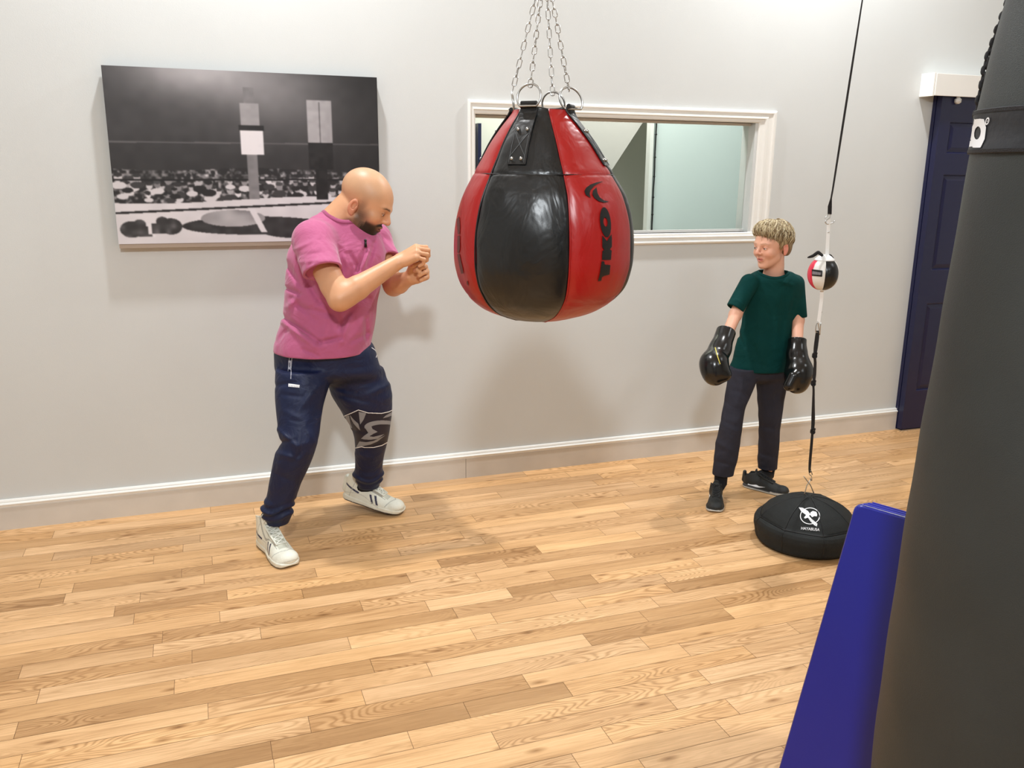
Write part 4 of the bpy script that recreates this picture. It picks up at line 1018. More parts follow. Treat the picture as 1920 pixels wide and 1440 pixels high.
# ---- footwear, shaped in its own measure (x: side, y: towards the toe, z: up), then set on the foot's frame
def shoe(kind, F, O, s, parent, side=1):
    h = .0025; V = Vol((-.08, -.04, -.02), (.08, .34, .19), h); hi = kind == 'sneaker'
    def footw(y, w0=1.0): return np.interp(y, [-.01, .02, .06, .12, .18, .235, .275, .30, .312], [.022, .036, .040, .040, .050, .054, .048, .034, .012])*w0
    def cxx(y): return np.interp(y, [0, .12, .2, .3], [0, -.004, .0, .006])*side
    topz = [(-.02, .04), (0, .085), (.05, .098), (.10, .104), (.145, .094), (.18, .079), (.22, .062), (.26, .052), (.295, .042), (.315, .03)]
    def upper(X, Y, Z):
        w = footw(Y); cx = cxx(Y); t = np.interp(Y, *zip(*topz)); zc = .018
        k0 = np.sqrt(((X-cx)/w)**2+np.clip((Z-zc)/(t-zc), 0, None)**2.0)
        return (k0-1)*np.minimum(w, t-zc)*.8+0*Z
    V.put(lambda X, Y, Z: smax(smax(upper(X, Y, Z), .012-Z, .004), np.abs(Y-.152)-.158, .03), (-.07, -.02, 0), (.07, .33, .13))
    V.cone((0, .052, .06), (0, .040, .150 if hi else .105), .040, .0385 if hi else .036, .02, flat=(0, 1, 0), sq=1.18)
    V.cone((0, .036, .13 if hi else .085), (0, .028, .22), .033 if hi else .031, .036, .006, 'sub', flat=(0, 1, 0), sq=1.25)
    V.half((0, .03, .150 if hi else .108), (0, -.12, 1), .006)
    # tongue and stitched overlays
    V.cone((0, .085, .10), (0, .075, .163 if hi else .122), .020, .018, .006, flat=(0, 1, -.15), sq=.32)
    V.ell((0, .262, .030), (.045, .045, .030), .006)
    V.cone((0, -.002, .045), (0, -.004, .10), .018, .012, .012)
    V.chain([(-.020, .20, .071), (-.022, .14, .092), (-.022, .10, .112)], [.006]*3, .004); V.chain([(.020, .20, .071), (.022, .14, .092), (.022, .10, .112)], [.006]*3, .004)
    def place(me): me.transform(Matrix([[*(F.T[i]*s), O[i]] for i in range(3)]+[[0, 0, 0, 1]]))
    def colf(v):
        x, y, z = v.T
        if kind == 'sneaker':
            c = np.tile(lin((232, 232, 218)), (len(v), 1))
            gx = z-(.045+.30*(y-.11)); m = (np.abs((y-.155)+.55*(z-.05)) < .0055) | (np.abs((y-.180)+.55*(z-.05)) < .0055)
            c[m & (z > .028) & (z < .066) & (np.abs(x) > .025)] = lin((40, 42, 72))
            m = (np.abs(z-.088+.35*y) < .0045) & (y < .088) & (y > .012) & (np.abs(x) > .02); c[m] = lin((48, 50, 78))
            m = (z > .143); c[m] = lin((222, 220, 205)); c[(np.abs(x) < .020) & (z > .05) & (y > .04) & (y < .23)] = lin((196, 196, 180))
            c[(np.abs(y-.262+.6*np.abs(x)) < .0022) & (z > .03)] = lin((178, 178, 168)); c[(np.abs(np.abs(x)-.030+.04*(y-.1)) < .0016) & (z > .05) & (y > .06) & (y < .22)] = lin((176, 176, 166))
            c[(np.abs(z-.034-.02*np.sin(y*20)) < .0014)] = lin((196, 196, 186)); c[(np.abs(y-.045-.3*(z-.05)) < .0016) & (z < .12)] = lin((186, 186, 176)); return c
        c = np.tile(lin((30, 33, 33)), (len(v), 1)); c[(z < .02) & (y > .2)] = lin((60, 62, 62)); return c
    v, q = V.surf(); bvU = BVHTree.FromPolygons([tuple(t_) for t_ in v], q.tolist()); me = bpy.data.meshes.new('shoe'); me.from_pydata(v.tolist(), [], q.tolist()); me.update()
    c = np.ones((len(v), 4), f32); c[:, :3] = colf(v); a = me.color_attributes.new('Col', 'FLOAT_COLOR', 'POINT'); a.data.foreach_set('color', c.ravel()); place(me)
    sh = link('shoe', me, M_SHOE[kind], parent)
    # sole
    V = Vol((-.08, -.04, -.02), (.08, .34, .08), .003)
    def sole(X, Y, Z):
        w = footw(Y)+.004; k0 = np.abs(X-cxx(Y))-w; top = .024+.006*np.cos(Y*14)*(Y < .2)+.0*X; bot = .0+np.clip(Y-.25, 0, 1)*.10
        return smax(smax(smax(k0, Z-top, .006), bot-Z, .006), np.abs(Y-.152)-.164, .03)
    V.put(sole, (-.07, -.03, -.01), (.07, .34, .06)); v, q = V.surf(); me = bpy.data.meshes.new('sole'); me.from_pydata(v.tolist(), [], q.tolist()); me.update()
    x, y, z = v.T; c = np.ones((len(v), 4), f32)
    if kind == 'sneaker': c[:, :3] = lin((228, 226, 210)); c[z < .006, :3] = lin((52, 46, 48))
    else: c[:, :3] = lin((196, 196, 190)); c[z < .004, :3] = lin((70, 66, 64)); c[(y < .2) & (z > .012), :3] = lin((70, 72, 74)); c[(y > .1) & (z > .02), :3] = lin((30, 30, 32))
    a = me.color_attributes.new('Col', 'FLOAT_COLOR', 'POINT'); a.data.foreach_set('color', c.ravel()); place(me); link('sole', me, M_SHOE[kind], sh)
    # laces
    w = MB()
    def on(x, deg, lift=.0018):
        d = Vector((0, math.cos(math.radians(deg)), math.sin(math.radians(deg)))); o_ = Vector((x, .0, .0)); h_ = bvU.ray_cast(o_+d*.4, -d)
        return np.array(h_[0] if h_[0] else o_+d*.15)+np.array(d)*lift
    n_l = 8 if hi else 6; dg = np.linspace(19, 61 if hi else 46, n_l)
    for i in range(n_l-1):
        for e in (-1, 1):
            w.tube([on(e*.022, dg[i], .0), on(e*.011, dg[i]*.75+dg[i+1]*.25, .003), on(0, (dg[i]+dg[i+1])/2, .004+.001*e), on(-e*.011, dg[i]*.25+dg[i+1]*.75, .003), on(-e*.022, dg[i+1], .0)], .0026, 6)
    for d_ in dg: w.tube([on(x, d_, .002) for x in (-.022, -.01, 0, .01, .022)], .0024, 6)
    kz = on(0, dg[-1]+2, .008)
    for e in (-1, 1):
        w.tube([kz, kz+[e*.022, .010, .010], kz+[e*.038, .012, -.004], kz+[e*.024, .010, -.010], kz+[0, .003, -.002]], .0022, 6)
        w.tube([kz, kz+[e*.014, .014, -.008], kz+[e*.030, .016, -.034]], .0022, 6)
    w.sphere(kz, (.006, .006, .005), 8, 6)
    me = w.mesh('lace'); place(me); o = link('lace', me, M_LACE[kind], sh)
    if kind == 'runner':
        w = MB()
        for e in (-1, 1):
            pts = [(.0, .040, .030), (.0, .115, .026), (0, .165, .040), (0, .12, .036), (0, .07, .050), (0, .045, .062)]
            vs = []
            for q_ in pts: vs.append((e*(footw(q_[1])+.0045-.55*max(0, q_[2]-.03))+cxx(q_[1]), q_[1], q_[2]))
            pp = interp_path([vs[0], vs[1], vs[2]], 12); p2 = interp_path([vs[5], vs[4], vs[3], vs[2]], 12)
            n = 12; w.add(pp+p2, [(i, i+1, n+i+1, n+i) for i in range(n-1)])
        me = w.mesh('swoosh'); place(me); link('emblem', me, m_white_ink, sh)
M_SHOE = dict(sneaker=mat('white_shoe_leather', None or (230, 230, 220), .5, attr=True, bump=.3, bscale=200, var=.05, vscale=20), runner=mat('black_shoe_mesh', (30, 30, 30), .6, attr=True, bump=.5, bscale=500))
M_LACE = dict(sneaker=mat('white_lace', (238, 238, 228), .7), runner=mat('black_lace', (26, 26, 27), .6))
m_skin = mat('skin', (200, 150, 120), .42, attr=True, sss=.06, var=.05, vscale=14, bump=.12, bscale=350, spec=.4)

def cloth(name, c, rough=.85, sheen=.25, attr=False, bscale=700, wr=.4, spec=.3):
    m = mat(name, c, rough, attr=attr, sheen=sheen, spec=spec, var=.05, vscale=7)
    nt = m.node_tree; b = nt.nodes['Principled BSDF']; tc = nt.nodes.new('ShaderNodeTexCoord')
    n = nt.nodes.new('ShaderNodeTexNoise'); n.inputs['Scale'].default_value = 9; n.inputs['Detail'].default_value = 3; n.inputs['Distortion'].default_value = 1.4
    n2 = nt.nodes.new('ShaderNodeTexNoise'); n2.inputs['Scale'].default_value = bscale
    b1 = nt.nodes.new('ShaderNodeBump'); b1.inputs['Strength'].default_value = wr; b1.inputs['Distance'].default_value = .022
    b2 = nt.nodes.new('ShaderNodeBump'); b2.inputs['Strength'].default_value = .3; b2.inputs['Distance'].default_value = .0008
    nt.links.new(tc.outputs['Object'], n.inputs['Vector']); nt.links.new(tc.outputs['Object'], n2.inputs['Vector']); nt.links.new(n.outputs['Fac'], b1.inputs['Height']); nt.links.new(n2.outputs['Fac'], b2.inputs['Height'])
    nt.links.new(b1.outputs[0], b2.inputs['Normal']); nt.links.new(b2.outputs[0], b.inputs['Normal']); return m

def collar(bvh, c, axis, r1, r2, parent, m, wid=.009):
    axis = nrm(axis); e1 = nrm(HR-axis*(HR@axis)); e2 = np.cross(axis, e1); pts = []
    for a in np.linspace(0, 2*math.pi, 41)[:-1]:
        q = c+e1*r1*math.cos(a)+e2*r2*math.sin(a); h_ = bvh.ray_cast(Vector(q+axis*.14), Vector(-axis))[0]
        pts.append(np.array(h_) if h_ is not None else q)
    for _ in range(3): pts = [(pts[i-1]+2*pts[i]+pts[(i+1) % len(pts)])/4 for i in range(len(pts))]
    v = []; f = []; n = len(pts)
    for i, p_ in enumerate(pts):
        d = nrm(pts[(i+1) % n]-pts[i-1]); o_ = nrm((p_-c)-axis*((p_-c)@axis)); t_ = nrm(o_*.75-axis*.65); nn_ = nrm(np.cross(d, t_)); nn_ = nn_ if nn_@axis > 0 else -nn_
        for (u_, w_) in ((-1, -.4), (-1, .55), (0, .75), (1, .5), (1, -.4)): v.append(p_+t_*u_*wid+nn_*w_*wid)
    for i in range(n):
        for k_ in range(5): f.append((i*5+k_, i*5+(k_+1) % 5, ((i+1) % n)*5+(k_+1) % 5, ((i+1) % n)*5+k_))
    w = MB(); w.add(v, f); return w.build('collar', m, parent)
# ------------------------------------------------------------------ the man
def man():
    root = empty('person', PZ(560, 1010), 'bald bearded man in pink t-shirt, navy joggers and white trainers throwing short punches', 'person')
    # head
    hd = math.cos(math.radians(9))*HR-math.sin(math.radians(9))*HF; p = math.radians(30)
    F = frame(hd*math.cos(p)-UP*math.sin(p), UP*math.cos(p)+hd*math.sin(p)+HF*.05); HC_ = P(684, 381, 3.64); s = 1.10
    h = .0031; lo = np.array([.08, 3.18, -.01]); hi = np.array([.98, 4.02, 1.66]); V = Vol(lo, hi, h)
    NB = P(642, 432, 3.70)
    V.cone(HC_+s*(-.028*F[1]-.045*F[2]), NB, .064, .076, .03); V.cone(HC_+s*(-.05*F[1]-.02*F[2]), P(622, 424, 3.68), .050, .07, .03)
    trows = [(420, 588, 692), (440, 566, 708), (465, 552, 715), (500, 546, 715), (540, 542, 708), (580, 538, 700), (620, 530, 694), (660, 536, 680), (690, 550, 685)]
    V.loft(trows, 3.70, .8, .02, grow=-.022, endk=.05)
    SR, ER, WR = P(590, 462, 3.57), P(637, 561, 3.40), P(750, 489, 3.44)
    V.chain([SR, ER], [.060, .0475], .02); V.chain([ER, ER+(WR-ER)*.28, WR], [.0455, .0475, .0285], .012); V.cone(ER+(SR-ER)*.25, ER+(WR-ER)*.12, .046, .045, .02)
    SL, EL, WL = P(706, 462, 3.82), P(738, 536, 3.66), P(771, 520, 3.52)
    V.chain([SL, EL], [.055, .043], .02); V.chain([EL, EL+(WL-EL)*.3, WL], [.043, .043, .028], .012)
    # right fist: back of the hand up and to the camera; left fist lower, fingers towards the camera
    hand(V, WR-nrm(WR-ER)*.008, HR*.80+UP*.46-HF*.12, UP*.62-HR*.42-HF*.55, HF*.7+UP*.30+HR*.1, 1.0, (48, 72, 45), 0)
    hand(V, WL-nrm(WL-EL)*.008, HR*.72+UP*.42-HF*.42, HR*.35+HF*.75+UP*.1, UP*.75-HR*.35, .98, (62, 88, 55), 1)
    HPR, KR, AR = P(580, 705, 3.64), P(558, 832, 3.50), P(520, 962, 3.57)
    HPL, KL, AL = P(664, 700, 3.78), P(696, 800, 3.72), P(692, 908, 3.86)
    V.chain([HPR, KR, AR], [.068, .050, .036], .02); V.chain([HPL, KL, AL], [.066, .048, .036], .02)
    V.cone(HPR+UP*.03, HPL+UP*.03, .07, .07, .03)
    head(V, HC_, F, s, True)
    skin = np.array(lin((214, 160, 122)))
    body, bvb = vol_mesh(V, 'body', m_skin, root, lambda v: skin_face(v, HC_, F, s, True, skin))
    eyes(HC_, F, s, root, (40, 24, 18), (0, .9, -.35))
    del V
    # t-shirt ---------------------------------------------------------------
    ms = cloth('pink_cotton', (184, 94, 134), wr=.45)
    rows = [(402, 600, 668), (412, 584, 690), (425, 571, 704), (440, 559, 713), (458, 548, 719), (480, 540, 722), (510, 538, 718), (540, 536, 713), (570, 534, 706), (600, 530, 703), (625, 521, 699), (645, 516, 695), (662, 515, 693)]
    fl = [tuple(q[:4])+(q[4]*1.9, q[5]) for q in [(622, 444, 648, 468, -.006, 5), (604, 430, 640, 452, -.004, 5), (574, 520, 600, 566, .010, 7), (536, 494, 563, 536, .006, 5), (536, 540, 562, 551, .007, 4), (527, 592, 600, 642, .009, 4.5), (530, 604, 590, 650, -.007, 5),
          (599, 642, 640, 633, .008, 4.5), (636, 616, 663, 576, .008, 5), (655, 600, 640, 640, -.006, 6), (569, 655, 596, 667, .006, 4), (686, 466, 668, 508, .008, 4.5), (702, 456, 690, 500, .006, 4), (656, 474, 672, 506, .006, 4), (676, 512, 692, 470, -.006, 4),
          (686, 598, 686, 634, .007, 4.5), (548, 560, 590, 600, .005, 6), (560, 575, 620, 590, .005, 5), (600, 560, 640, 610, .006, 6), (540, 575, 556, 560, -.005, 5), (612, 600, 606, 650, -.004, 6), (660, 640, 690, 625, .005, 5), (650, 555, 690, 560, .006, 7), (545, 610, 520, 640, .004, 5),
          (660, 500, 655, 545, .005, 5), (640, 470, 652, 500, -.004, 4), (606, 412, 626, 452, .0022, 1.8), (626, 452, 630, 486, .0022, 1.8), (630, 486, 618, 505, .0022, 1.8)]]
    V = Vol((.12, 3.3, .70), (.95, 4.05, 1.62), .0036)
    dsp = folds(fl, wiggle(.0022, 28, 4, (1, 1, .6)))
    zh = P(610, 656, 3.70)[2]
    V.loft(rows, 3.70, [(400, .9), (430, .72), (480, .80), (560, .88), (660, .95)], .02, disp=dsp, zcut=zh, endk=.006)
    V.ell(P(592, 448, 3.60), (.085, .085, .075), .04); V.ell(P(700, 446, 3.80), (.075, .075, .07), .04)
    V.cone(P(600, 428, 3.66), P(640, 412, 3.70), .055, .055, .03)
    sl = folds([(548, 470, 585, 452, -.005, 4), (556, 480, 612, 472, .0035, 4), (560, 492, 620, 486, -.004, 4), (600, 450, 626, 480, .004, 4), (576, 506, 600, 470, .004, 4)])
    def sleeve(a, b, ra, rb, cut, cutn, k=.03, disp=None):
        a, b = np.array(a), np.array(b); ba = b-a; L2 = ba@ba
        n = nrm(cutn)
        def fn(X, Y, Z):
            px, py, pz = X-a[0], Y-a[1], Z-a[2]; t = np.clip((px*ba[0]+py*ba[1]+pz*ba[2])/L2, 0, 1.3)
            d = np.sqrt((px-t*ba[0])**2+(py-t*ba[1])**2+(pz-t*ba[2])**2)-(ra+(rb-ra)*t)
            if disp is not None: d = d+disp(X, Y, Z)
            return smax(d, (X-cut[0])*n[0]+(Y-cut[1])*n[1]+(Z-cut[2])*n[2], .004)
        m = max(ra, rb)*1.2; V.put(fn, np.minimum(a, b)-m, np.maximum(a, b)+m, k)
        def fi(X, Y, Z):
            px, py, pz = X-a[0], Y-a[1], Z-a[2]; t = (px*ba[0]+py*ba[1]+pz*ba[2])/L2
            return np.maximum(np.sqrt((px-t*ba[0])**2+(py-t*ba[1])**2+(pz-t*ba[2])**2)-(rb-.012), (.90-t)*math.sqrt(L2))
        V.put(fi, b-m, b+m, .002, 'sub')
    hemR = P(605, 509, 3.46)
    sleeve(P(588, 455, 3.58), hemR, .082, .079, hemR, nrm(P(628, 560, 3.40)-P(590, 462, 3.57))*1.0+UP*-.35, .035, sl)
    hemL = P(722, 487, 3.74); sleeve(P(703, 455, 3.81), hemL, .070, .066, hemL, P(738, 536, 3.66)-P(706, 462, 3.82)-UP*.05, .03)
    # collar: opening and band
    na = nrm(HC_+s*(-.03*F[1]-.05*F[2])-NB); na = nrm(na*.6+UP*.8-HF*.12); cc = P(643, 421, 3.685)
    V.cone(cc-na*.03, cc+na*.12, .074, .090, .006, 'sub')
    # hollow of the hem
    sh, bvs = vol_mesh(V, 'tshirt', ms, root); del V
    collar(bvs, cc, na, .088, .082, sh, cloth('pink_rib', (162, 76, 114), wr=.2), .0095)
    w = MB(); q = P(686, 462, 3.56)
    # clip-on microphone at the collar
    h_ = bvs.ray_cast(Vector(CPOS), Vector(ray(686, 457)).normalized())[0]
    if h_: q = np.array(h_); w.tube([q-HF*.006-UP*.013, q-HF*.008+UP*.012], [.006, .0045], 8); w.sphere(q-HF*.008+UP*.014, .006, 8, 6); tag(w.build('clip_microphone', m_blk_ink, root), 'tiny black clip-on microphone')
    # joggers ------------------------------------------------------------------
    mp = cloth('navy_fabric', (11, 25, 62), .55, .0, wr=.5, spec=.4)
    V = Vol((.05, 3.2, .05), (.98, 4.1, .92), .0036)
    hrows = [(636, 520, 700), (655, 516, 703), (675, 516, 708), (690, 517, 712), (705, 524, 712), (718, 550, 700)]
    V.loft(hrows, 3.71, [(636, .86), (690, .75), (718, .42)], .045, endk=.06)
    def cuffs(zc, zr, amp=.006):
        def f(X, Y, Z): return -amp*np.sin((Z-zc)*150+2*np.sin(X*40))*np.exp(-((Z-zc)/zr)**2)+0*X+0*Y
        return f
    zcr = P(520, 950, 3.57)[2]; zcl = P(692, 893, 3.85)[2]
    fR = folds([(521, 806, 556, 836, -.010, 5), (524, 830, 552, 826, .008, 4), (520, 850, 560, 862, -.006, 5), (530, 770, 575, 790, -.005, 6), (600, 720, 560, 770, -.006, 6), (516, 724, 560, 716, .005, 4), (530, 740, 566, 744, .004, 4), (548, 868, 570, 840, .006, 5), (520, 890, 556, 905, .005, 5), (574, 800, 590, 830, -.005, 5)], cuffs(zcr, .035, .007))
    fL = folds([(640, 742, 700, 756, .007, 5), (700, 690, 728, 712, .006, 5), (690, 740, 728, 722, -.008, 6), (626, 724, 668, 738, .006, 5), (650, 788, 664, 806, .008, 4), (664, 806, 690, 812, .004, 4), (716, 826, 690, 842, .005, 5), (668, 850, 700, 862, -.005, 5)], cuffs(zcl, .03, .006))
    Rrows = [(690, 518, 622), (715, 517, 619), (745, 517, 610), (760, 518, 606), (790, 521, 601), (815, 524, 598), (828, 527, 595), (853, 516, 588), (880, 510, 577), (905, 505, 565), (930, 500, 556), (946, 493, 550), (957, 490.5, 548), (966, 492, 548), (973, 498, 544), (981, 500, 541)]
    Lrows = [(690, 610, 718), (715, 615, 728), (735, 621, 734), (755, 632, 735), (768, 640, 735), (780, 646, 734), (795, 653, 732), (810, 662, 730), (834, 666, 725), (860, 666, 719), (876, 666, 717), (888, 662, 719), (896, 664, 718), (904, 670, 714), (914, 672, 710)]
    V.loft(Rrows, [(690, 3.63), (760, 3.57), (828, 3.50), (900, 3.53), (980, 3.572)], .95, .025, disp=fR, endk=.008)
    V.loft(Lrows, [(690, 3.71), (760, 3.71), (810, 3.72), (860, 3.79), (914, 3.865)], .95, .025, disp=fL, endk=.008)
    pants, bvp = vol_mesh(V, 'joggers', mp, root); del V
    # printed band on the knee, piping, pocket zip
    B = lambda pts: [(640+x*.09722, 740+y*.09722) for x, y in pts]
    def band(x, y):
        u, v = (x-640)/.09722, (y-740)/.09722
        r = inpoly(x, y, B([(75, 415), (150, 400), (180, 560), (212, 640), (190, 640), (110, 560)])) | inpoly(x, y, B([(165, 390), (240, 480), (330, 560), (365, 690), (310, 640), (240, 560), (190, 470)])) | inpoly(x, y, B([(335, 330), (480, 355), (430, 480), (365, 575), (350, 470)]))
        r |= inpoly(x, y, B([(800, 455), (850, 405), (980, 330), (975, 400), (900, 430)]))
        q = np.sqrt(((u-790)/345)**2+((v-620)/125)**2); q2 = np.sqrt(((u-820)/265)**2+((v-645)/75)**2)
        r |= (q < 1) & (q2 > 1) & (v < 650) & (u < 950)
        r |= inpoly(x, y, B([(445, 620), (575, 600), (600, 660), (700, 715), (640, 745), (520, 735)]))
        r |= inpoly(x, y, B([(520, 735), (640, 740), (560, 790), (460, 860), (380, 850), (430, 800)]))
        r |= inpoly(x, y, B([(400, 840), (520, 800), (620, 812), (830, 760), (700, 850), (560, 870), (420, 860)]))
        r |= inpoly(x, y, B([(285, 1015), (350, 900), (480, 915), (620, 890), (850, 780), (700, 900), (560, 960), (400, 995)]))
        return r
    decal('knee_print', bvp, band, (645, 766, 738, 842), .4, mat('grey_knee_print', (142, 144, 150), .6), pants, .001)
    decal('knee_panel', bvp, lambda x, y: inpoly(x, y, [(646, 780), (660, 774), (672, 769), (690, 774), (715, 775), (730, 771), (736, 768), (735, 800), (727, 830), (715, 836), (695, 840), (668, 839), (664, 812), (652, 799)]), (645, 764, 740, 845), .6, mat('dark_knee_panel', (18, 20, 44), .55), pants, .0003)
    decal('piping', bvp, lambda x, y: strokes(x, y, [(646, 780), (660, 774), (672, 768.5), (690, 774), (715, 775), (729, 772), (737, 768)], 1.5), (644, 764, 740, 845), .35, m_white_ink, pants, .0014)
    decal('piping', bvp, lambda x, y: strokes(x, y, [(667, 840), (678, 837.5), (684, 839), (700, 839), (716, 835), (727, 829)], 1.5), (644, 764, 740, 845), .35, m_white_ink, pants, .0014)
    decal('pocket_zip', bvp, lambda x, y: strokes(x, y, [(548, 667), (546, 690), (545.5, 710)], 1.3) | strokes(x, y, [(543, 670), (540, 696)], 1.0) | inpoly(x, y, [(541, 676), (546, 676), (545, 694), (541, 692)]) & ~strokes(x, y, [(543, 680), (543, 688)], 1.2), (536, 662, 552, 714), .35, mat('silver_zip', (190, 192, 205), .4), pants, .0014)
    decal('pocket_zip', bvp, lambda x, y: strokes(x, y, [(697, 652), (704, 657), (707, 664), (705, 670)], 1.3), (694, 648, 712, 674), .35, m_white_ink, pants, .0014)
    decal('emblem', bvp, (lambda x, y: inpoly(x, y, [(541, 719), (562, 722), (562, 727), (541, 725)]) & ~((x*1.0 % 3 < .7) & (y > 721.5+.12*(x-541)))), (540, 717, 564, 729), .3, m_white_ink, pants, .0014)
    # feet -----------------------------------------------------------------------
    toe = PZ(549, 1066); toe = toe*[1, 1, 0]; fd = nrm(np.array([.30, -.95, 0])); O = toe-fd*.315
    Fr = np.array([np.cross(fd, UP), fd, UP]); shoe('sneaker', Fr, O, 1.0, root, 1)
    toe2 = PZ(757, 965); heel = PZ(656, 934, .045); fd = nrm(toe2-heel); fh = nrm(fd*[1, 1, 0]); rt = np.cross(fh, UP); up = np.cross(rt, fd)
    Fl = np.array([rt, fd, up]); shoe('sneaker', Fl, toe2-fd*.312+[0, 0, .004], 1.0, root, -1)
    for (A, Fx, Ox) in ((AR, Fr, O), (AL, Fl, toe2-fd*.312)):
        w = MB(); b = Ox+Fx[1]*.05+Fx[2]*.06; w.tube([A+UP*.03, A, (A+b)/2, b], [.04, .041, .036, .033], 16); w.build('sock', M_SOCK, root)
M_SOCK = mat('black_sock', (14, 15, 22), .9)
man()

# ------------------------------------------------------------------ the boy
def boy():
    root = empty('person', PZ(1390, 940), 'fair-haired boy in dark green t-shirt standing with black boxing gloves and looking left', 'person')
    YB_ = 3.50; s = .90
    HC_ = P(1447, 464, YB_-.01)
    view = nrm((CPOS-HC_)*[1, 1, 0]); lf = np.cross(view, UP); lf = lf if lf@HR < 0 else -lf
    a = math.radians(40); fd = math.cos(a)*view+math.sin(a)*lf; F = frame(fd-UP*.06, UP-HR*.03)
    V = Vol((1.98, 3.14, -.01), (2.98, 3.86, 1.46), .0031)
    NB = P(1450, 522, YB_)
    V.cone(HC_+s*(-.026*F[1]-.045*F[2]), NB, .044, .050, .02)
    V.loft([(512, 1425, 1478), (520, 1408, 1492), (535, 1400, 1500), (560, 1397, 1496), (600, 1398, 1482), (640, 1392, 1480), (670, 1386, 1470), (690, 1385, 1465)], YB_, .55, .02, grow=-.022, endk=.03)
    S1, E1, W1 = P(1404, 538, 3.49), P(1379, 590, 3.46), P(1358, 640, 3.38); S2, E2, W2 = P(1490, 540, 3.47), P(1496, 600, 3.44), P(1495, 652, 3.36)
    V.chain([S1, E1, W1], [.036, .029, .024], .015); V.chain([S2, E2, W2], [.031, .029, .024], .015)
    V.cone(W1, W1+(W1-E1)*.8, .026, .034, .01, flat=HF, sq=.7); V.cone(W2, W2+(W2-E2)*.8, .026, .034, .01, flat=HF, sq=.7)
    for W, E_ in ((W1, E1), (W2, E2)):                                  # fingers folded inside the gloves
        d = nrm(W-E_)
        for k_ in range(4): V.cone(W+d*.075+HR*(.010*k_-.015), W+d*.10+HR*(.010*k_-.015)-HF*.02, .008, .007, .003)
    A1, A2 = P(1351, 905, 3.49), P(1441, 888, 3.60)
    V.chain([P(1396, 705, YB_), P(1368, 800, 3.46), A1], [.045, .032, .022], .02); V.chain([P(1445, 705, YB_), P(1443, 795, 3.535), A2], [.045, .032, .022], .02)
    head(V, HC_, F, s, False)
    skin = np.array(lin((226, 172, 146)))
    body, bvb = vol_mesh(V, 'body', m_skin, root, lambda v: skin_face(v, HC_, F, s, False, skin)); del V
    eyes(HC_, F, s, root, (48, 46, 46), (.25, .96, -.12))
    # hair ----------------------------------------------------------------------
    L = lambda x, y, z: HC_+s*(x*F[0]+y*F[1]+z*F[2])
    V = Vol(HC_-.17, HC_+.19, .0032)
    V.ell(L(0, -.020, .052), np.array((.088, .104, .089))*s, .01, F=F); V.ell(L(0, .034, .092), np.array((.072, .062, .048))*s, .02, F=F)
    V.ell(L(0, -.062, .0), np.array((.068, .060, .070))*s, .02, F=F)
    for e in (-1, 1): V.cone(L(.070*e, .004, .04), L(.074*e, .012, .004), .012*s, .006*s, .01)
    V.ell(L(.014, .078, -.010), np.array((.090, .062, .080))*s, .008, 'sub', F=F)
    for e in (-1, 1): V.ell(L(.085*e, -.010, -.022), np.array((.024, .034, .036))*s, .006, 'sub', F=F)
    V.half(L(0, -.08, -.052), -F[2]+F[1]*.2, .01)
    def hcol(v):
        l = local(v, HC_, F, s); t = .5+.5*np.sin(l[:, 0]*260+6*np.sin(l[:, 1]*45)+4*np.sin(l[:, 2]*60)); k_ = np.clip((.03-l[:, 2])/.08, 0, 1)
        c = np.array(lin((176, 158, 122)))[None]*(1-t[:, None])+np.array(lin((126, 104, 74)))[None]*t[:, None]
        return c*(1-k_[:, None])+np.array(lin((118, 84, 56)))*k_[:, None]
    mh = mat('fair_hair', (190, 160, 110), .5, attr=True, bump=.7, bscale=90, stretch=(1, 1, .4), spec=.4)
    cap, bvc = vol_mesh(V, 'hair', mh, root, hcol); del V
    rg = random.Random(5); w = MB(); crown = np.array([.012, -.045, .135])
    palette = [(190, 174, 138), (172, 153, 117), (152, 132, 98), (130, 109, 78), (206, 193, 162), (112, 92, 66)]
    for i in range(1700):
        th = rg.uniform(0, 2*math.pi); el = rg.uniform(-.15, 1.25)**1.0
        d = np.array([math.cos(el)*math.sin(th), math.cos(el)*math.cos(th), math.sin(el)])     # y forward
        if d[1] > .45 and d[2] < .30: continue
        if d[2] < .10 and abs(d[0]) > .55 and d[1] > -.25: continue
        base_ = np.array([0, -.016, .05]); st = base_+d*np.array([.085, .100, .086]); r0 = rg.uniform(.0016, .0036)
        # combed from the crown, falling forward and down with a wave
        out = nrm(st-base_); away = st-crown; away = away-out*(away@out); away = nrm(away+np.array([rg.uniform(-.5, .5), rg.uniform(-.2, .5), 0])*.6*np.linalg.norm(away+1e-3)+1e-6); away = nrm(away-out*(away@out))
        sidev = np.cross(out, away); ln = rg.uniform(.032, .060)*(1.15 if d[1] > .2 else .85); ph = rg.uniform(0, 6.28); am = rg.uniform(.002, .006); lift = rg.uniform(.002, .010)
        pts = []; 
        for k_ in range(8):
            t = k_/7; q = st+away*ln*(t-.35)+sidev*am*math.sin(ph+t*5); q = HC_+s*(q@F)
            h_, n_, _, _ = bvc.find_nearest(Vector(q))
            pts.append(np.array(h_)+np.array(n_)*(.0005+lift*math.sin(math.pi*min(1, t*1.15))*.8))
        c = palette[rg.randrange(6)]; c = lin(c); k_ = max(0, min(1, (.05-st[2])/.09)); c = tuple(a_*(1-.6*k_)+b_*.6*k_ for a_, b_ in zip(c, lin((112, 78, 50))))
        w.tube(pts, [r0*s*q for q in (.5, .9, 1, 1, .95, .8, .5, .15)], 6, cap=True, flat=.6, c=c)
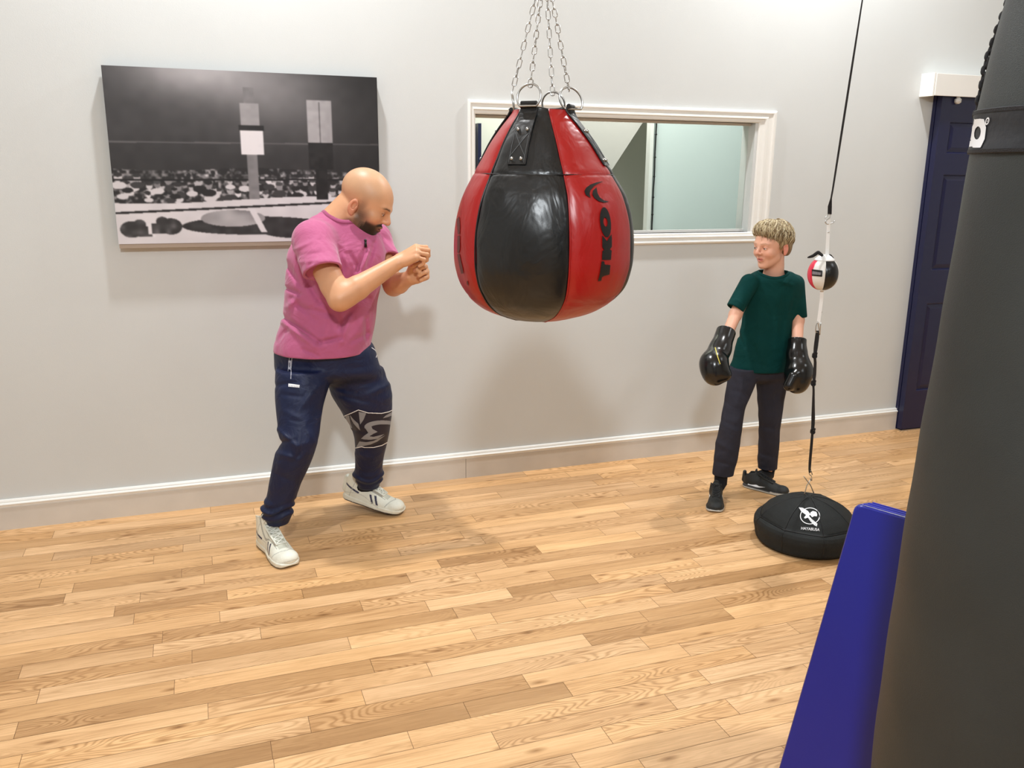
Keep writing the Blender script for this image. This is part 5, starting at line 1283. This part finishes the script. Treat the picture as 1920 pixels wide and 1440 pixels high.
    # fringe locks over the forehead
    for i in range(90):
        x0 = rg.uniform(-.066, .058); st = np.array([x0+rg.uniform(-.012, .012), .050-.35*abs(x0)+rg.uniform(-.018, .010), .122-.35*abs(x0)+rg.uniform(-.006, .010)]); dx = -.020+rg.uniform(-.012, .022); wv = rg.uniform(.003, .008); ph = rg.uniform(0, 6)
        ln = rg.uniform(.5, .95)*(.55 if x0 > .025 else .9 if x0 > -.005 else 1.25); pts = []
        for k_ in range(9):
            t = k_/8; q = np.array([st[0]+dx*t+wv*math.sin(5*t+ph), st[1]+.042*math.sin(t*1.6)-.3*abs(x0)*t, st[2]+.010*math.sin(3*t)-.060*t*ln]); fh = .098-6.0*q[0]**2-.25*max(0, q[2]-.055); q[1] = max(q[1], fh); q = HC_+s*(q@F); h_, n_, _, d_ = bvc.find_nearest(Vector(q)); q = np.array(h_)+np.array(n_)*(.001+.004*math.sin(3*t)) if (Vector(q)-h_).dot(n_) < .002 and d_ < .03 else q; pts.append(q)
        w.tube(pts, [rg.uniform(.0016, .0038)*s*q for q in (.6, 1, 1, 1, .95, .8, .6, .35, .1)], 6, cap=True, flat=.55, c=lin(palette[rg.randrange(6)]))
    for e in (-1, 1):
        for i in range(26):
            y0 = rg.uniform(-.01, .030); st = np.array([.070*e, y0, .055+rg.uniform(-.02, .02)]); pts = []
            for k_ in range(6): t = k_/5; q = st+np.array([.006*e*math.sin(2.4*t), .004*math.sin(5*t+i)+.004*t, -.050*t]); pts.append(HC_+s*(q@F))
            w.tube(pts, [.0032*s*q for q in (.6, 1, 1, .9, .6, .15)], 5, cap=False, flat=.6, c=lin((150, 120, 80) if i % 2 else (128, 96, 62)))
    # the locks are strands of one head of hair
    lk = w.build('locks', mh, cap, col=True); lk['kind'] = 'stuff'
    # t-shirt ---------------------------------------------------------------------
    mg = cloth('green_jersey', (2, 56, 54), .8, .0, wr=.4, spec=.15)
    V = Vol((2.0, 3.2, .55), (2.95, 3.85, 1.32), .0034)
    rows = [(509, 1418, 1484), (514, 1409, 1492), (522, 1399, 1501), (535, 1393, 1504), (555, 1391, 1501), (580, 1393, 1492), (610, 1390, 1485), (640, 1382, 1483), (670, 1374, 1480), (694, 1367, 1476), (704, 1366, 1476)]
    fl = [(1378, 612, 1396, 650, .008, 3.5), (1392, 625, 1400, 690, -.005, 6), (1440, 540, 1452, 680, .004, 8), (1470, 560, 1462, 660, .006, 7), (1405, 640, 1430, 690, .004, 6), (1462, 527, 1486, 534, -.006, 4), (1400, 560, 1392, 590, .006, 4), (1410, 680, 1450, 690, .003, 5), (1375, 655, 1372, 690, .004, 4), (1490, 560, 1482, 590, .006, 4), (1425, 560, 1420, 640, -.004, 7)]
    V.loft(rows, YB_, [(505, .8), (530, .60), (580, .60), (700, .66)], .01, disp=folds(fl, wiggle(.0016, 30, 9)), zcut=P(1420, 693, YB_)[2], endk=.005)
    def sleeve(a, b, ra, rb, cut, cutn, k):
        a, b = np.array(a), np.array(b); ba = b-a; L2 = ba@ba; n = nrm(cutn)
        def fn(X, Y, Z):
            px, py, pz = X-a[0], Y-a[1], Z-a[2]; t = np.clip((px*ba[0]+py*ba[1]+pz*ba[2])/L2, 0, 1.3)
            d = np.sqrt((px-t*ba[0])**2+(py-t*ba[1])**2+(pz-t*ba[2])**2)-(ra+(rb-ra)*t)
            return smax(d, (X-cut[0])*n[0]+(Y-cut[1])*n[1]+(Z-cut[2])*n[2], .003)
        m = max(ra, rb)*1.3; V.put(fn, np.minimum(a, b)-m, np.maximum(a, b)+m, k)
        def fi(X, Y, Z):
            px, py, pz = X-a[0], Y-a[1], Z-a[2]; t = (px*ba[0]+py*ba[1]+pz*ba[2])/L2
            return np.maximum(np.sqrt((px-t*ba[0])**2+(py-t*ba[1])**2+(pz-t*ba[2])**2)-(rb-.008), (.93-t)*math.sqrt(L2))
        V.put(fi, b-m, b+m, .002, 'sub')
    h1, h2 = P(1378, 579, 3.47), P(1497, 594, 3.45)
    sleeve(P(1405, 531, 3.49), h1, .045, .043, h1, h1-P(1405, 531, 3.49)-HR*.02-UP*.03, .02)
    sleeve(P(1491, 532, 3.48), h2, .044, .041, h2, UP*-1.0+HR*.05, .02)
    na = nrm(UP-HF*.30); cc = P(1449, 515, YB_-.012)
    V.cone(cc-na*.02, cc+na*.10, .060, .080, .006, 'sub')
    gsh, bvg = vol_mesh(V, 'tshirt', mg, root); del V
    collar(bvg, cc, na, .073, .066, gsh, mg, .0065)
    # trousers ------------------------------------------------------------------------
    mt_ = cloth('charcoal_jersey', (50, 50, 60), .85, .0, wr=.4, spec=.2)
    V = Vol((1.98, 3.2, .06), (2.95, 3.9, .78), .0034)
    V.loft([(680, 1374, 1474), (695, 1368, 1476), (706, 1370, 1476), (716, 1385, 1466)], YB_, [(680, .64), (716, .45)], .02, endk=.03)
    fa = folds([(1356, 790, 1380, 800, .005, 5), (1345, 830, 1372, 845, -.004, 5), (1370, 730, 1400, 740, .004, 5), (1342, 865, 1372, 872, .004, 4), (1396, 715, 1380, 760, -.004, 5)], wiggle(.0014, 40, 2))
    fb = folds([(1428, 800, 1456, 806, .005, 5), (1425, 850, 1452, 858, .004, 4), (1462, 735, 1440, 760, .005, 6), (1430, 740, 1440, 780, -.004, 5)], wiggle(.0014, 40, 3))
    V.loft([(690, 1368, 1421), (712, 1365, 1418), (740, 1360, 1407), (770, 1355, 1396), (800, 1349, 1391), (830, 1343, 1387), (860, 1339, 1382), (886, 1336.5, 1376), (905, 1336, 1373)], [(690, YB_), (800, 3.46), (905, 3.49)], .95, .02, disp=fa, endk=.003, zcut=P(1355, 889, 3.49)[2])
    V.loft([(690, 1417, 1476), (712, 1418, 1475), (740, 1420, 1471), (770, 1422, 1467), (800, 1423.5, 1463), (830, 1422.5, 1461), (855, 1421, 1459), (875, 1421, 1457), (892, 1421, 1456)], [(690, YB_), (800, 3.53), (892, 3.595)], .92, .02, disp=fb, endk=.003, zcut=P(1438, 877, 3.59)[2])
    pants, bvp = vol_mesh(V, 'trousers', mt_, root); del V
    # shoes and socks --------------------------------------------------------------------
    for (toe, dirv, A, sd) in ((PZ(1341, 963), nrm(-HF*.97-HR*.22), A1, 1), (PZ(1480, 930), nrm(HR*.80-HF*.60), A2, -1)):
        O = toe*[1, 1, 0]-dirv*.315*.76; Fx = np.array([np.cross(dirv, UP), dirv, UP]); shoe('runner', Fx, O, .76, root, sd)
        w = MB(); b = O+dirv*.040+UP*.045; w.tube([A+UP*.085, A+UP*.03, A, (A+b)/2, b], [.033, .033, .033, .031, .030], 16); w.build('sock', M_SOCK, root)
    # boxing gloves -------------------------------------------------------------------------
    m_glove = mat('black_glove_leather', (9, 9, 10), .22, bump=.25, bscale=26, spec=.6)
    def glove(cuff, wrist, fist, tip, thumb0, thumb1, rc, seam):
        V = Vol(np.minimum.reduce([cuff, tip, thumb1, fist])-.12, np.maximum.reduce([cuff, tip, thumb1, fist])+.12, .0032)
        ax = nrm(wrist-cuff)
        V.chain([cuff, wrist], [rc, rc*1.0], .01, flat=HF, sq=1.0); V.chain([wrist, fist, tip], [rc*1.0, .056, .048], .03)
        V.ell((fist*.55+tip*.45)-HF*.006, (.060, .058, .070), .03)
        V.cone(thumb0, thumb1, .026, .026, .022)
        V.half(cuff+ax*.002, -ax, .004); V.cone(cuff-ax*.03, cuff+ax*.05, rc*.80, rc*.62, .003, 'sub')
        g, bv = vol_mesh(V, 'boxing_glove', m_glove, root)
        return g, bv
    g1, b1 = glove(P(1362, 620, 3.42), P(1350, 655, 3.37), P(1338, 680, 3.335), P(1341, 702, 3.30), P(1350, 690, 3.30), P(1361, 703, 3.27), .046, None)
    decal('trim', b1, lambda x, y: strokes(x, y, [(1341, 652), (1345, 667), (1350, 682)], 1.6), (1338, 650, 1353, 685), .3, mat('yellow_trim', (206, 190, 80), .5), g1)
    g2, b2 = glove(P(1495, 635, 3.38), P(1494, 665, 3.35), P(1498, 692, 3.32), P(1494, 719, 3.29), P(1488, 705, 3.27), P(1479, 723, 3.27), .043, None)
boy()

# ------------------------------------------------------------------ light
def area(name, loc, target, power, size, col=(1, 1, 1), sy=None, spread=180):
    l = bpy.data.lights.new(name, 'AREA'); l.energy = power; l.size = size; l.color = col; l.spread = math.radians(spread)
    if sy: l.shape = 'RECTANGLE'; l.size_y = sy
    o = bpy.data.objects.new(name, l); COL.objects.link(o); o.location = loc
    d = Vector(target)-Vector(loc); o.rotation_euler = d.to_track_quat('-Z', 'Y').to_euler(); return o
area('track_lamp', (.30, 3.63, 3.88), (.30, 3.70, 0), 84, .12, (.97, .985, 1))
area('track_lamp', (3.2, 3.60, 3.88), (3.2, 3.70, 0), 80, .12, (.97, .985, 1))
area('ceiling_lamp', (-.2, -.5, 3.3), (0.5, 1.8, 0), 118, .30, (.90, .96, 1))
area('ceiling_lamp', (2.6, -.9, 3.3), (2.4, 1.0, 0), 24, .6, (.90, .96, 1))
area('ceiling_lamp', (-1.6, 1.4, 3.3), (-1.3, 1.8, 0), 12, .6, (.90, .96, 1))
area('ceiling_lamp', (4.4, 1.6, 3.3), (4.0, 1.8, 0), 14, .6, (.90, .96, 1))
area('lamp_beyond', (2.4, 4.75, 3.3), (2.6, 5.1, 1), 75, .5, (1, 1, .97))
wd = bpy.data.worlds.new('world'); bpy.context.scene.world = wd; wd.use_nodes = True
wd.node_tree.nodes['Background'].inputs[0].default_value = (.9, .95, 1, 1); wd.node_tree.nodes['Background'].inputs[1].default_value = .3
vs = bpy.context.scene.view_settings; vs.view_transform = 'Standard'; vs.look = 'None'; vs.exposure = -0.33; vs.gamma = 1; vs.use_curve_mapping = False
